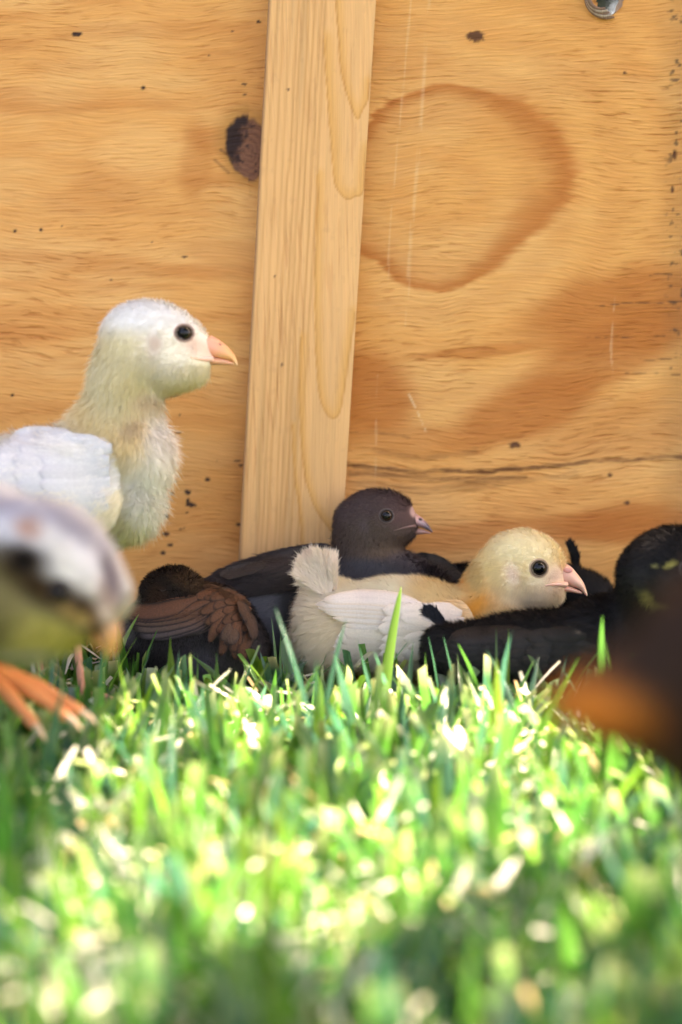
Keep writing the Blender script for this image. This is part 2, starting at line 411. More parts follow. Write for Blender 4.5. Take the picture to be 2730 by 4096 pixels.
def wood_mat(name, vertical=False, tilt=0.0, strong=1.0):
    m, N, L, b = new_mat(name)
    a = N.new('ShaderNodeAttribute'); a.attribute_name = 'Col'
    tc = N.new('ShaderNodeTexCoord')
    wn = N.new('ShaderNodeTexNoise'); wn.inputs['Scale'].default_value = 14; L.new(tc.outputs['Object'], wn.inputs['Vector'])
    wm = N.new('ShaderNodeVectorMath'); wm.operation = 'MULTIPLY_ADD'
    wm.inputs[1].default_value = (0.0, 0, 0.022) if not vertical else (0.004, 0, 0)
    L.new(wn.outputs['Color'], wm.inputs[0]); L.new(tc.outputs['Object'], wm.inputs[2])
    def noise(sc, det, rough=0.5, off=0):
        mp = N.new('ShaderNodeMapping'); mp.inputs['Scale'].default_value = sc; mp.inputs['Rotation'].default_value = (0, tilt, 0)
        mp.inputs['Location'].default_value = (off, off, off)
        L.new(wm.outputs[0], mp.inputs['Vector'])
        n = N.new('ShaderNodeTexNoise'); n.inputs['Scale'].default_value = 1; n.inputs['Detail'].default_value = det
        n.inputs['Roughness'].default_value = rough
        L.new(mp.outputs[0], n.inputs['Vector']); return n
    if vertical: fine, dash, dens = noise((1400, 1, 40), 3), noise((700, 1, 45), 2, .5, 3), noise((40, 1, 14), 2)
    else: fine, dash, dens = noise((70, 1, 1500), 3, 0.6), noise((95, 1, 1050), 2, .55, 3), noise((16, 1, 26), 3)
    def rng_(src, a0, a1, b0, b1):
        r = N.new('ShaderNodeMapRange'); r.inputs[1].default_value = a0; r.inputs[2].default_value = a1
        r.inputs[3].default_value = b0; r.inputs[4].default_value = b1
        L.new(src, r.inputs[0]); return r.outputs[0]
    def math_(op, x, y):
        q = N.new('ShaderNodeMath'); q.operation = op
        for i, v in enumerate((x, y)):
            if isinstance(v, (int, float)): q.inputs[i].default_value = v
            else: L.new(v, q.inputs[i])
        return q.outputs[0]
    f1 = rng_(fine.outputs[0], 0.3, 0.7, 1 - 0.13 * strong, 1 + 0.07 * strong)
    dd = math_('MULTIPLY', rng_(dash.outputs[0], 0.54, 0.70, 0, 1), rng_(dens.outputs[0], 0.40, 0.62, 0.1, 1))
    mul = N.new('ShaderNodeVectorMath'); mul.operation = 'SCALE'; L.new(a.outputs['Color'], mul.inputs[0]); L.new(f1, mul.inputs['Scale'])
    mc = N.new('ShaderNodeMix'); mc.data_type = 'RGBA'; mc.blend_type = 'MULTIPLY'
    L.new(math_('MULTIPLY', dd, 0.62 * strong), mc.inputs[0]); L.new(mul.outputs[0], mc.inputs[6])
    mc.inputs[7].default_value = (0.58, 0.33, 0.16, 1)
    L.new(mc.outputs[2], b.inputs['Base Color'])
    b.inputs['Roughness'].default_value = 0.62; b.inputs['Specular IOR Level'].default_value = 0.25
    hgt = math_('SUBTRACT', fine.outputs[0], math_('MULTIPLY', dd, 0.9))
    bp = N.new('ShaderNodeBump'); bp.inputs['Strength'].default_value = 0.55 * strong; bp.inputs['Distance'].default_value = 0.0012
    L.new(hgt, bp.inputs['Height']); L.new(bp.outputs[0], b.inputs['Normal'])
    return m

M_plyL = wood_mat('plywood_left', tilt=math.radians(1), strong=0.85)
M_plyR = wood_mat('plywood_right', tilt=math.radians(-5), strong=1.0)
M_bat = wood_mat('pine_batten', vertical=True, tilt=math.radians(3), strong=0.6)
M_edge, N_, L_, b_ = new_mat('plywood_edge'); b_.inputs['Base Color'].default_value = (.42, .26, .13, 1); b_.inputs['Roughness'].default_value = .8

WALL_H = 0.60
wall = bpy.data.objects.new('coop_wall', None); col.objects.link(wall)
wall.location = (0, YW, 0)
tag(wall, 'tall plywood wall of a chick coop with a pale pine batten, behind the resting chicks', 'wooden wall')

def panel(name, x0, x1, z0, z1, yf, thick, paint, mat, shear=0.0, hole=None, fine=(0.0, 1.0)):
    """board: fine grid on its front face; x measured at z=0, sheared by the lean; coordinates relative to the wall's base"""
    xs = np.arange(x0, x1 + 1e-6, 0.0006) if x1 - x0 < .25 else np.concatenate(
        [np.arange(x0, -0.16, 0.004), np.arange(max(x0, -0.16), min(x1, 0.18), 0.0005), np.arange(min(x1, 0.18), x1, 0.004)])
    xs = np.unique(np.append(xs, [x0, x1])); zs = np.concatenate([np.arange(z0, 0.29, 0.0005), np.arange(0.29, z1, 0.005), [z1]])
    Xg, Zg = np.meshgrid(xs, zs, indexing='ij')
    V = np.stack([Xg + shear * Zg, np.full(Xg.shape, yf), Zg], -1)
    nz_, nx_ = len(zs), len(xs)
    Wd = V + np.array([0, YW, 0])
    px, py = project(Wd)
    C = paint(np.clip(px, -3000, 6000), np.clip(py, -6000, 6000))
    F = grid_faces(nx_, nz_)[:, ::1]
    P = V.reshape(-1, 3); keep = np.ones(len(F), bool)
    if hole is not None:
        hx, hz, hr = hole
        fc = P[F].mean(1)
        q = np.arctan2(fc[:, 2] - hz, fc[:, 0] - hx)
        keep = np.hypot(fc[:, 0] - hx, fc[:, 2] - hz) > hr * (1 + 0.08 * np.sin(3 * q) + 0.05 * np.sin(7 * q))
    F = F[keep]
    B = Buf(); B.add(P, F, C.reshape(-1, 3))
    # sides, back
    a = lambda x, y, z: (x + shear * z, y, z)
    yb = yf + thick
    nb = [a(x0, yf, z0), a(x1, yf, z0), a(x1, yf, z1), a(x0, yf, z1), a(x0, yb, z0), a(x1, yb, z0), a(x1, yb, z1), a(x0, yb, z1)]
    fs = [(0, 4, 7, 3), (1, 2, 6, 5), (3, 7, 6, 2)]
    B.add(nb, np.array(fs), TAN * 0.8, mat=1)
    if hole is None:
        B.add(nb, np.array([(4, 5, 6, 7)]), TAN * .8, mat=1)
    else:
        # back face with the same hole: ring of quads round it, and the lining of the hole
        n = 48; th = np.linspace(0, 2 * np.pi, n, endpoint=False)
        rr = hole[2] * (1 + 0.08 * np.sin(3 * th) + 0.05 * np.sin(7 * th)) + 0.0001
        ci = np.stack([hole[0] + rr * np.cos(th), np.full(n, yf - 0.0002), hole[1] + rr * np.sin(th)], 1)
        cb = ci.copy(); cb[:, 1] = yb; cb[:, 0] = hole[0] + (cb[:, 0] - hole[0]) * 0.9
        B.add(np.vstack([ci, cb]), grid_faces(2, n, True), (0.55, 0.36, 0.22), mat=1)
        cs, sn = np.cos(th), np.sin(th); k = 0.03 / np.maximum(abs(cs), abs(sn))
        sq = np.stack([hole[0] + k * cs, np.full(n, yb), hole[1] + k * sn], 1)
        B.add(np.vstack([cb, sq]), grid_faces(2, n, True), TAN * .7, mat=1)
        X0, X1 = hole[0] - .03, hole[0] + .03; Z0, Z1 = hole[1] - .03, hole[1] + .03
        for (xa, xb_, za, zb) in ((x0 + shear * .3, X0, z0, z1), (X1, x1 + shear * .3, z0, z1), (X0, X1, z0, Z0), (X0, X1, Z1, z1)):
            B.add([(xa, yb, za), (xb_, yb, za), (xb_, yb, zb), (xa, yb, zb)], np.array([(0, 1, 2, 3)]), TAN * .7, mat=1)
    me = B.mesh(name)
    return link(name, me, [mat, M_edge], wall)

SH = math.tan(LEAN)
def wall_x(px, py, y=YW):
    d = cF + (px - CX) / FPX * cR - (py - CY) / FPX * cU
    t = y / d[1]; p = cC + d * t
    return p[0], p[2]
xl, zl = wall_x(1075, 0, YW - .009); xl2, zl2 = wall_x(955, 2230, YW - .009)
SHB = (xl - xl2) / (zl - zl2)
xr, zr = wall_x(1505, 0, YW - .009)
bx0 = xl - SHB * zl; bx1 = xr - SHB * zr
hx, hz = wall_x(2440, -8)
bm = (bx0 + bx1) / 2
panel('plywood_panel', -0.55, bm - 0.001, 0.0, WALL_H, 0.0, 0.012, paint_left, M_plyL, SHB)
panel('plywood_panel', bm + 0.001, 0.55, 0.0, WALL_H, 0.0, 0.012, paint_right, M_plyR, SHB, hole=(hx, hz, 0.0052))
panel('batten', bx0, bx1, 0.0, WALL_H - 0.004, -0.009, 0.0085, paint_batten, M_bat, SHB)
# pale chewed rim of knot wood hanging in the hole
B = Buf()
n = 26; th = np.linspace(math.radians(95), math.radians(290), n)
for j in range(5):
    r0 = 0.0068 - 0.0007 * j; c = (0.42, 0.33, 0.26) if j % 2 else (0.20, 0.12, 0.08)
    pts = np.stack([hx - 0.001 - (.0006 * j) + r0 * 1.05 * np.cos(th), np.full(n, -0.0016 - 0.0004 * j), hz + r0 * np.sin(th)], 1)
    tube(B, pts, [0.00055, 0.0008, 0.0007, 0.0004], c, 8, 40)
link('knot_rim', B.mesh('knot_rim'), M_bat, wall)

# ------------------------------------------------------------------ chick building: smooth union of ellipsoids, skinned by surface nets
class Field:
    def __init__(s, parts, k=30.0, vox=9.0):
        """parts: (x, y, z, rx, ry, rz, rot_deg[, yaw_deg])"""
        s.parts = parts; s.k = k; s.vox = vox
        A = np.array([[p[0], p[1], p[2], max(p[3], p[4], p[5])] for p in parts])
        lo = (A[:, :3] - A[:, 3:]).min(0) - 3 * vox; hi = (A[:, :3] + A[:, 3:]).max(0) + 3 * vox
        s.lo = lo; n = np.ceil((hi - lo) / vox).astype(int) + 1; s.n = n
        ax = [lo[i] + vox * np.arange(n[i]) for i in range(3)]; s.ax = ax
        G = np.stack(np.meshgrid(*ax, indexing='ij'), -1)
        s.vol = s.eval(G).astype(np.float32)
        # depth of the camera-side surface for every (x, y)
        ins = s.vol < 0; hit = ins.any(2); first = ins.argmax(2)
        i, j = np.nonzero(hit); kk = np.maximum(first[i, j], 1)
        a = s.vol[i, j, kk - 1]; b = s.vol[i, j, kk]
        Z = np.full(n[:2], np.nan); Z[i, j] = ax[2][kk - 1] + vox * a / np.maximum(a - b, 1e-6)
        for _ in range(26):
            P = np.pad(Z, 1, constant_values=np.nan)
            st = np.stack([P[:-2, 1:-1], P[2:, 1:-1], P[1:-1, :-2], P[1:-1, 2:]])
            c = np.isfinite(st); m = np.where(c, st, 0).sum(0) / np.maximum(c.sum(0), 1)
            f = ~np.isfinite(Z) & (c.sum(0) > 0); Z[f] = m[f] + 1.5
        Z[~np.isfinite(Z)] = np.nanmean(Z)
        for _ in range(3):
            P = np.pad(Z, 1, mode='edge'); Z = (P[:-2, 1:-1] + P[2:, 1:-1] + P[1:-1, :-2] + P[1:-1, 2:] + 2 * Z) / 6
        s.Z = Z
    def eval(s, G):
        d = None
        for p in s.parts:
            q = math.radians(p[6]); c, sn = math.cos(q), math.sin(q)
            r = G - np.array(p[:3])
            u = r[..., 0] * c + r[..., 1] * sn; v = -r[..., 0] * sn + r[..., 1] * c; w_ = r[..., 2]
            if len(p) > 7:
                y = math.radians(p[7]); cy, sy = math.cos(y), math.sin(y)
                u, w_ = u * cy + w_ * sy, -u * sy + w_ * cy
            k0 = np.sqrt((u / p[3]) ** 2 + (v / p[4]) ** 2 + (w_ / p[5]) ** 2)
            k1 = np.sqrt((u / p[3] ** 2) ** 2 + (v / p[4] ** 2) ** 2 + (w_ / p[5] ** 2) ** 2)
            e = k0 * (k0 - 1) / np.maximum(k1, 1e-6)
            if d is None: d = e
            else:
                h = np.clip(0.5 + 0.5 * (d - e) / s.k, 0, 1)
                d = d * (1 - h) + e * h - s.k * h * (1 - h)
        return d
    def z(s, x, y):
        fx = np.clip((np.asarray(x, float) - s.lo[0]) / s.vox, 0, s.n[0] - 1.001); fy = np.clip((np.asarray(y, float) - s.lo[1]) / s.vox, 0, s.n[1] - 1.001)
        i = fx.astype(int); j = fy.astype(int); a = fx - i; b = fy - j; Z = s.Z
        return Z[i, j] * (1 - a) * (1 - b) + Z[i + 1, j] * a * (1 - b) + Z[i, j + 1] * (1 - a) * b + Z[i + 1, j + 1] * a * b
    def mesh(s):
        vol = s.vol; ins = vol < 0
        off = [(a, b, c) for a in (0, 1) for b in (0, 1) for c in (0, 1)]
        n = np.array(vol.shape) - 1
        cnt = np.zeros(n, int)
        sl = lambda o: tuple(slice(o[i], o[i] + n[i]) for i in range(3))
        for o in off: cnt += ins[sl(o)]
        act = (cnt > 0) & (cnt < 8); idx = -np.ones(n, int); ii = np.argwhere(act); idx[act] = np.arange(len(ii))
        P = np.zeros((len(ii), 3)); W = np.zeros(len(ii))
        corner = lambda o: vol[ii[:, 0] + o[0], ii[:, 1] + o[1], ii[:, 2] + o[2]]
        for o in off:
            for ax in range(3):
                if o[ax] == 0:
                    o2 = list(o); o2[ax] = 1; a = corner(o); b = corner(tuple(o2))
                    m = (a < 0) != (b < 0); t = np.where(m, a / np.where(m, a - b, 1), 0)
                    q = np.tile(np.array(o, float), (len(ii), 1)); q[:, ax] += t
                    P += q * m[:, None]; W += m
        P = P / W[:, None]; V = s.lo + s.vox * (ii + P)
        faces = []
        for ax in range(3):
            b, c = (ax + 1) % 3, (ax + 2) % 3
            A = np.argwhere(ins.take(range(0, vol.shape[ax] - 1), ax) != ins.take(range(1, vol.shape[ax]), ax))
            A = A[(A[:, b] > 0) & (A[:, c] > 0) & (A[:, b] < n[b]) & (A[:, c] < n[c])]
            eb = np.eye(3, dtype=int)[b]; ec = np.eye(3, dtype=int)[c]
            g = lambda M: idx[M[:, 0], M[:, 1], M[:, 2]]
            q = np.stack([g(A), g(A - eb), g(A - eb - ec), g(A - ec)], 1)
            s0 = ins[A[:, 0], A[:, 1], A[:, 2]]
            q[~s0] = q[~s0][:, ::-1]
            faces.append(q)
        F = np.concatenate(faces); F = F[(F >= 0).all(1)]
        return V, F

def normals(V, F):
    n = np.cross(V[F[:, 2]] - V[F[:, 0]], V[F[:, 3]] - V[F[:, 1]])
    N = np.zeros_like(V)
    for k in range(4): np.add.at(N, F[:, k], n)
    return unit(N), n

def blend(P, base, blobs):
    """blobs: (x, y, rx, ry, value, [soft, [rot]])  -- markings in the plumage"""
    base = np.asarray(base, float)
    out = np.tile(base, (len(P), 1)) if base.ndim else np.full(len(P), float(base))
    for b in blobs:
        soft = b[5] if len(b) > 5 else 0.4; q = math.radians(b[6]) if len(b) > 6 else 0
        dx, dy = P[:, 0] - b[0], P[:, 1] - b[1]
        u = dx * math.cos(q) + dy * math.sin(q); v = -dx * math.sin(q) + dy * math.cos(q)
        a = 1 - sstep(1 - soft, 1 + soft, np.hypot(u / b[2], v / b[3]))
        if out.ndim == 2: out = out * (1 - a[:, None]) + np.asarray(b[4], float) * a[:, None]
        else: out = out * (1 - a) + b[4] * a
    return out

def strands(buf, P, N, flow, length, width, C, lift=0.5, curl=0.25, jit=0.3, mat=1, tipc=None):
    n = len(P)
    jt = rng.normal(0, 1, (n, 3)) * jit
    lf = (np.broadcast_to(np.asarray(lift, float), (n,)) * rng.uniform(.5, 1.7, n))[:, None]
    d0 = unit(N * lf + flow * (1 - lf * .5) + jt * 0.6 + N * 0.05)
    d1 = unit(d0 + flow * curl + rng.normal(0, 1, (n, 3)) * jit * 0.5 + np.array([0, curl * .25, 0]))
    L = (length * rng.uniform(0.55, 1.15, n))[:, None]
    W = (width * rng.uniform(0.7, 1.3, n))[:, None] if np.ndim(width) else width * rng.uniform(0.7, 1.3, (n, 1))
    w_ = unit(np.cross(d0, N) + rng.normal(0, 1, (n, 3)) * 0.25)
    p0 = P - N * 2.0; p1 = p0 + d0 * L * 0.55; p2 = p1 + d1 * L * 0.5
    V = np.stack([p0 - w_ * W, p0 + w_ * W, p1 + w_ * W * 0.7, p1 - w_ * W * 0.7, p2], 1).reshape(-1, 3)
    i = np.arange(n)[:, None] * 5
    v = rng.uniform(0.93, 1.05, (n, 1)); C0 = C * v; C1 = C0 if tipc is None else tipc * v
    CC = np.stack([C0, C0, (C0 + C1) / 2, (C0 + C1) / 2, C1], 1).reshape(-1, 3)
    buf.add(V, [i + np.array([[0, 1, 2, 3]]), i + np.array([[3, 2, 4]])], np.clip(CC, 0, 1), mat=mat)

def plume(buf, root, tip, bend, blen, colr, n=90, width=2.2, ang=35, zn=-1.0, tipc=None, zw=0.5, mat=1):
    """downy feather: a thin shaft with soft barbs on both sides"""
    root = np.asarray(root, float); tip = np.asarray(tip, float); d = tip - root; L = np.linalg.norm(d); d /= L
    side = unit(np.cross(d, np.array([0, 0, zn])))
    t = np.linspace(0.05, 1, n); P = root + np.outer(t, d) * L + np.outer(np.sin(t * np.pi * .5) ** 2, side) * bend
    T = unit(np.gradient(P, axis=0))
    tube(buf, P[::6], [1.8, 1.4, .8], np.asarray(colr) * .95, 5, 12, mat=mat)
    for sg in (-1, 1):
        q = math.radians(ang)
        fl = T * math.cos(q) + sg * side * math.sin(q)
        bl = blen * np.sin(np.clip(t * 1.05, 0, 1) * np.pi * .55 + .35) ** .8
        for r in range(3):
            nn = np.tile([0, 0, zn], (n, 1)).astype(float)
            strands(buf, P + rng.normal(0, 2.5, P.shape), nn, fl + rng.normal(0, .08, fl.shape), bl * rng.uniform(.5, 1.2, n), width, np.tile(colr, (n, 1)),
                    lift=zw * rng.uniform(-.1, .6), curl=0.3, jit=0.22, mat=mat, tipc=None if tipc is None else np.tile(tipc, (n, 1)))

def feather(buf, fld, root, tip, width, bend=0.0, lay=0.0, c0=(.8, .8, .8), c1=None, edge=None, blunt=0.6, nu=18, nv=9, zoff=10.0, tipup=0.0, rootw=0.35):
    root = np.asarray(root, float); tip = np.asarray(tip, float); d = tip - root; L = np.linalg.norm(d); d /= L
    sd_ = np.array([-d[1], d[0]])
    t = np.linspace(0, 1, nu); cen = root + np.outer(t * L, d) + np.outer(np.sin(t * np.pi) * bend, sd_)
    T = unit(np.gradient(cen, axis=0)); S = np.stack([-T[:, 1], T[:, 0]], 1)
    prof = (rootw + (1 - rootw) * sstep(0, 0.35, t)) * np.sqrt(np.clip(1 - np.clip((t - blunt) / (1 - blunt), 0, 1) ** 2.2, 0.0015, 1))
    v = np.linspace(-1, 1, nv)
    rag = (rng.normal(0, 0.05, nv)[None] + rng.normal(0, .02, (nu, nv))) * sstep(.55, 1, t)[:, None]
    XY = cen[:, None] + (S[:, None] * (v[None, :, None] * (prof[:, None, None] * width / 2))) + T[:, None] * (rag * width * .3)[..., None]
    Z = fld.z(XY[..., 0], XY[..., 1]) - zoff - lay + 2.6 * (v[None] ** 2) * (width / 60) - tipup * t[:, None] ** 2
    V = np.concatenate([XY, Z[..., None]], -1)
    c0 = np.asarray(c0, float); c1 = c0 if c1 is None else np.asarray(c1, float)
    C = c0 * (1 - t[:, None, None]) + c1 * t[:, None, None] + np.zeros((nu, nv, 1))
    if edge is not None:
        a = np.maximum(sstep(.55, 1, np.abs(v))[None] * np.ones((nu, 1)), sstep(.86, 1, t)[:, None])[..., None]
        C = C * (1 - a) + np.asarray(edge) * a
    C = C * rng.uniform(.93, 1.05)
    C[:, nv // 2] = C[:, nv // 2] * .9 + c1 * .05
    UV = np.stack([np.repeat(t[:, None], nv, 1) * L / 200, np.repeat(v[None], nu, 0)], -1)
    buf.add(V.reshape(-1, 3), grid_faces(nu, nv), np.clip(C, 0, 1).reshape(-1, 3), UV.reshape(-1, 2))
    # downy fringe along the edges
    m = 26; k = rng.integers(2, nu, m); sg = rng.choice([0, nv - 1], m)
    P = V[k, sg]; fl = np.concatenate([T[k] * .9 + S[k] * np.where(sg > 0, .35, -.35)[:, None], np.zeros((m, 1))], 1)
    strands(buf, P, np.tile([0, 0, -1.], (m, 1)), fl, np.full(m, 13.0), 1.2, C[k, sg], lift=.1, jit=.12, mat=0)

def root_down(buf, fld, cx, cy, rx, ry, d, length, colr, n, lay, width=1.6, rot=0.0, mat=1):
    q = rng.uniform(0, 2 * np.pi, n); r = np.sqrt(rng.random(n)); c, s = math.cos(math.radians(rot)), math.sin(math.radians(rot))
    u, v = rx * r * np.cos(q), ry * r * np.sin(q); x = cx + u * c - v * s; y = cy + u * s + v * c
    z = fld.z(x, y) - lay * (1 - r * .4)
    h = 4.0; gx = (fld.z(x + h, y) - fld.z(x - h, y)) / (2 * h); gy = (fld.z(x, y + h) - fld.z(x, y - h)) / (2 * h)
    N = unit(np.stack([gx, gy, -np.ones(n)], 1)); f = np.tile(np.array([d[0], d[1], 0.0]), (n, 1)); f = unit(f - N * (f * N).sum(1, keepdims=True))
    C = np.tile(np.asarray(colr, float), (n, 1)) * (0.88 + 0.24 * fbm(x / 12, y / 12, 19))[:, None]
    strands(buf, np.stack([x, y, z], 1), N, f, np.full(n, float(length)), width, C, lift=.22, jit=.2, mat=mat)

def loft(buf, T, B, W, zc, colr, n=18, seg=22, mat=0, flat=0.0):
    """beak half: ring of each section runs through top point T and bottom point B with half width W"""
    T = catmull(T, seg); B = catmull(B, seg); W = catmull(W, seg)[:, 0]; zc = catmull(zc, seg)[:, 0]
    th = np.linspace(0, 2 * np.pi, n, endpoint=False)
    M = (T + B) / 2; H = (T - B) / 2
    cs = np.sign(np.cos(th)) * abs(np.cos(th)) ** 0.85; sn = np.sin(th)
    XY = M[:, None] + H[:, None] * cs[None, :, None]
    Z = zc[:, None] + W[:, None] * sn[None] * (1 - flat * np.clip(cs, 0, 1))[None]
    V = np.concatenate([XY, Z[..., None]], -1).reshape(-1, 3)
    C = np.asarray(colr, float)
    if C.ndim == 2: C = np.repeat(catmull(C, seg), n, 0)
    V = np.vstack([V, np.append(M[0], zc[0]), np.append(M[-1], zc[-1])]); k = seg * n
    if C.ndim == 2: C = np.vstack([C, C[0], C[-1]])
    j = np.arange(n)
    F3 = np.concatenate([np.stack([np.full(n, k), (j + 1) % n, j], 1), np.stack([np.full(n, k + 1), (seg - 1) * n + j, (seg - 1) * n + (j + 1) % n], 1)])
    buf.add(V, [grid_faces(seg, n, True), F3], np.clip(C, 0, 1), mat=mat)

FOOT = []      # bodies standing in the grass, for clearing blades
def soft_normals(me, n0, N, Ns):
    """down scatters light as one soft surface: strands take the normal of the skin they grow from"""
    A = np.concatenate([N, np.repeat(Ns, 5, 0)])
    A = unit(A); W = A[:, 0:1] * cR - A[:, 1:2] * cU + A[:, 2:3] * cF
    me.normals_split_custom_set_from_vertices(W.astype(np.float32).tolist())

def chick(D, base_px, label, parts, k, vox, base_c, marks, flow, flows, length, lens, lift=0.45, dens=1 / 14.0, sw=1.7, eyes=(), bald=(), dark=False, cat='chick', jit=.3, tipk=1.0, soft=True):
    fld = Field(parts, k, vox)
    V, F = fld.mesh(); N, fn = normals(V, F)
    base = to_world(np.array([base_px[0], base_px[1], 0.0]), D); base = np.array([base[0], base[1], 0.0])
    root = bpy.data.objects.new('chick', None); col.objects.link(root); root.location = base
    root.empty_display_size = 0.02
    tag(root, label, cat)
    B = Buf(); C = blend(V, base_c, marks)
    for (ex, ey, er) in eyes:
        a_ = (1 - sstep(.86, 1.0, np.hypot(V[:, 0] - ex, V[:, 1] - ey) / er)) * (N[:, 2] < 0.3)
        C = C * (1 - a_[:, None]) + np.array([.02, .014, .012]) * a_[:, None]
    B.add(V, F, C * 0.95, mat=0)
    # strands
    area = np.linalg.norm(fn, axis=1) / 2; nrm = unit(fn)
    wgt = area * np.where(nrm[:, 2] > 0.35, 0.35, 1.0)
    Wd = to_world(V[F].mean(1), D)
    px, py = project(Wd)
    wgt = wgt * np.where((px < -250) | (px > 2980) | (Wd[:, 2] < 0.004), 0.3, 1.0)
    n = int(wgt.sum() * dens); f = rng.choice(len(F), n, p=wgt / wgt.sum())
    a, b = rng.random((2, n, 1))
    q = V[F[f]]; P = (q[:, 0] * (1 - a) + q[:, 1] * a) * (1 - b) + (q[:, 3] * (1 - a) + q[:, 2] * a) * b
    NN = N[F[f]]; Np = unit((NN[:, 0] * (1 - a) + NN[:, 1] * a) * (1 - b) + (NN[:, 3] * (1 - a) + NN[:, 2] * a) * b)
    Ln = blend(P, length, lens)
    keep = Ln > 1.0
    for (ex, ey, er) in list(eyes) + list(bald):
        keep &= ~((np.hypot(P[:, 0] - ex, P[:, 1] - ey) < er * 1.12) & (Np[:, 2] < 0.2))
    P, Np, Ln = P[keep], Np[keep], Ln[keep]
    Fl = blend(P, np.array(list(flow) + [0.0])[:3], [(x, y, rx, ry, np.array(list(v) + [0.0])[:3], .6) for (x, y, rx, ry, v) in flows])
    Fl = Fl - Np * (Fl * Np).sum(1, keepdims=True)
    nv_ = fbm(P[:, 0] / 60, P[:, 1] / 60, 5)[:, None]
    Fl = Fl + np.concatenate([nv_ - .5, (fbm(P[:, 0] / 50 + 9, P[:, 1] / 50, 6)[:, None] - .5), nv_ * 0], 1) * .9
    Cs = blend(P, base_c, marks)
    clump = 0.93 + 0.14 * fbm(P[:, 0] / 13, P[:, 1] / 13, 11)
    strands(B, P, Np, Fl, Ln, sw, Cs * clump[:, None], lift=lift, jit=jit, mat=1, tipc=Cs * clump[:, None] * tipk)
    me = B.mesh('body', D, base)
    if soft: soft_normals(me, len(V), N, Np + rng.normal(0, .07, Np.shape))
    link('body', me, [M_skin, M_dark_down if dark else M_down], root)
    W = to_world(V, D); FOOT.append(W[W[:, 2] < 0.045])
    return root, base, fld

def part(root, base, D, name, buf, mats):
    return link(name, buf.mesh(name, D, base), mats, root)

def eye(root, base, D, fld, x, y, r, lidc, iris=(0.10, 0.055, 0.03), sink=0.5, lid=0.16, tilt=0.0):
    z = float(fld.z(x, y)); c = np.array([x, y, z + r * sink])
    B = Buf()
    nu, nv = 26, 32; ph = np.linspace(0, np.pi, nu); th = np.linspace(0, 2 * np.pi, nv, endpoint=False)
    dirs = np.stack([np.sin(ph)[:, None] * np.cos(th), np.sin(ph)[:, None] * np.sin(th), -np.cos(ph)[:, None] * np.ones(nv)], -1).reshape(-1, 3)
    ang = np.arccos(np.clip(-(dirs @ unit(np.array([tilt, 0, -1.])) * -1), -1, 1))
    ang = np.arccos(np.clip(dirs @ unit(np.array([tilt, 0.0, -1.0])), -1, 1))
    pup = sstep(0.62, 0.72, ang)[:, None]; ir = sstep(0.95, 1.1, ang)[:, None]
    C = np.array([0.002, 0.002, 0.003]) * (1 - pup) + np.array(iris) * .35 * pup
    C = C * (1 - ir) + np.array([0.01, 0.008, 0.008]) * ir
    B.add(dirs * r * 1.02 + c, grid_faces(nu, nv, True), C)
    eb = part(root, base, D, 'eye', B, M_eye)
    B = Buf()
    for j, (rr, rad, cc) in enumerate([(1.03, lid * .7, 0.3), (1.2, lid * .8, 1.0)]):
        m = 40; q = np.linspace(0, 2 * np.pi, m + 1)
        X = x + r * rr * np.cos(q); Y = y + r * (rr * .95) * np.sin(q)
        Z = fld.z(X, Y) - r * 0.10 + (0.10 * r if j else 0)
        tube(B, np.stack([X, Y, Z], 1), [r * rad] * 3, np.asarray(lidc) * cc, 8, 60)
    link('eyelid', B.mesh('eyelid', D, base), M_lid, eb)
    return eb

def leg(root, base, D, pts, rad, foot, toes, c=(0.62, 0.24, 0.07), c2=None, tr=18):
    B = Buf()
    tube(B, pts, rad, c, 12, 20)
    foot = np.asarray(foot, float)
    o = part(root, base, D, 'leg', B, M_leg)
    for t in toes:
        T = Buf(); t = np.asarray(t, float)
        mid = (foot + t[:3]) / 2 + np.array([0, -tr * .7, 0])
        P = catmull([foot, mid, t[:3]], 26); s = np.linspace(0, 1, 26)
        R = tr * (1 - 0.45 * s) * (1 + 0.09 * np.cos(s * 2 * np.pi * 3.2))
        tube(T, P, R, c, 12, 40, colr2=c2)
        d = unit(t[:3] - mid); tube(T, [P[-1] - d * 6, P[-1] + d * tr * .9, P[-1] + d * tr * 1.8 + np.array([0, tr * .35, 0])], [tr * .42, tr * .3, tr * .05], (0.55, .40, .28), 8, 10)
        link('toe', T.mesh('toe', D, base), M_leg, o)
    return o

# ------------------------------------------------------------------ the chicks
YEL = (0.80, 0.66, 0.35); WHT = (0.82, 0.80, 0.77)

def beak(root, base, D, up, lo, nostril=None, ncol=(.3, .12, .08)):
    B = Buf(); loft(B, *up[:4], up[4], flat=0.25)
    if nostril is not None:
        x, y, z, r = nostril; ball(B, (x, y, z), (r * 1.6, r, r * .7), ncol, 8, 12)
    b = part(root, base, D, 'beak', B, M_beak)
    B = Buf(); loft(B, *lo[:4], lo[4]); link('lower_beak', B.mesh('lower_beak', D, base), M_beak, b)
    return b

def hidden_legs(root, base, D, hips, gy, c=(.62, .28, .1), reach=150, tr=14):
    for (hx_, hy_, hz_) in hips:
        f = (hx_ + 10, gy - tr, hz_)
        leg(root, base, D, [(hx_, hy_, hz_), (hx_ - 15, (hy_ + gy) / 2, hz_), f], [tr * 1.5, tr * 1.1, tr * 1.0], f,
            [(f[0] + reach, gy, hz_ - 10), (f[0] + reach * .7, gy, hz_ - reach * .6), (f[0] + reach * .7, gy, hz_ + reach * .6), (f[0] - reach * .5, gy, hz_)], c=c, tr=tr)

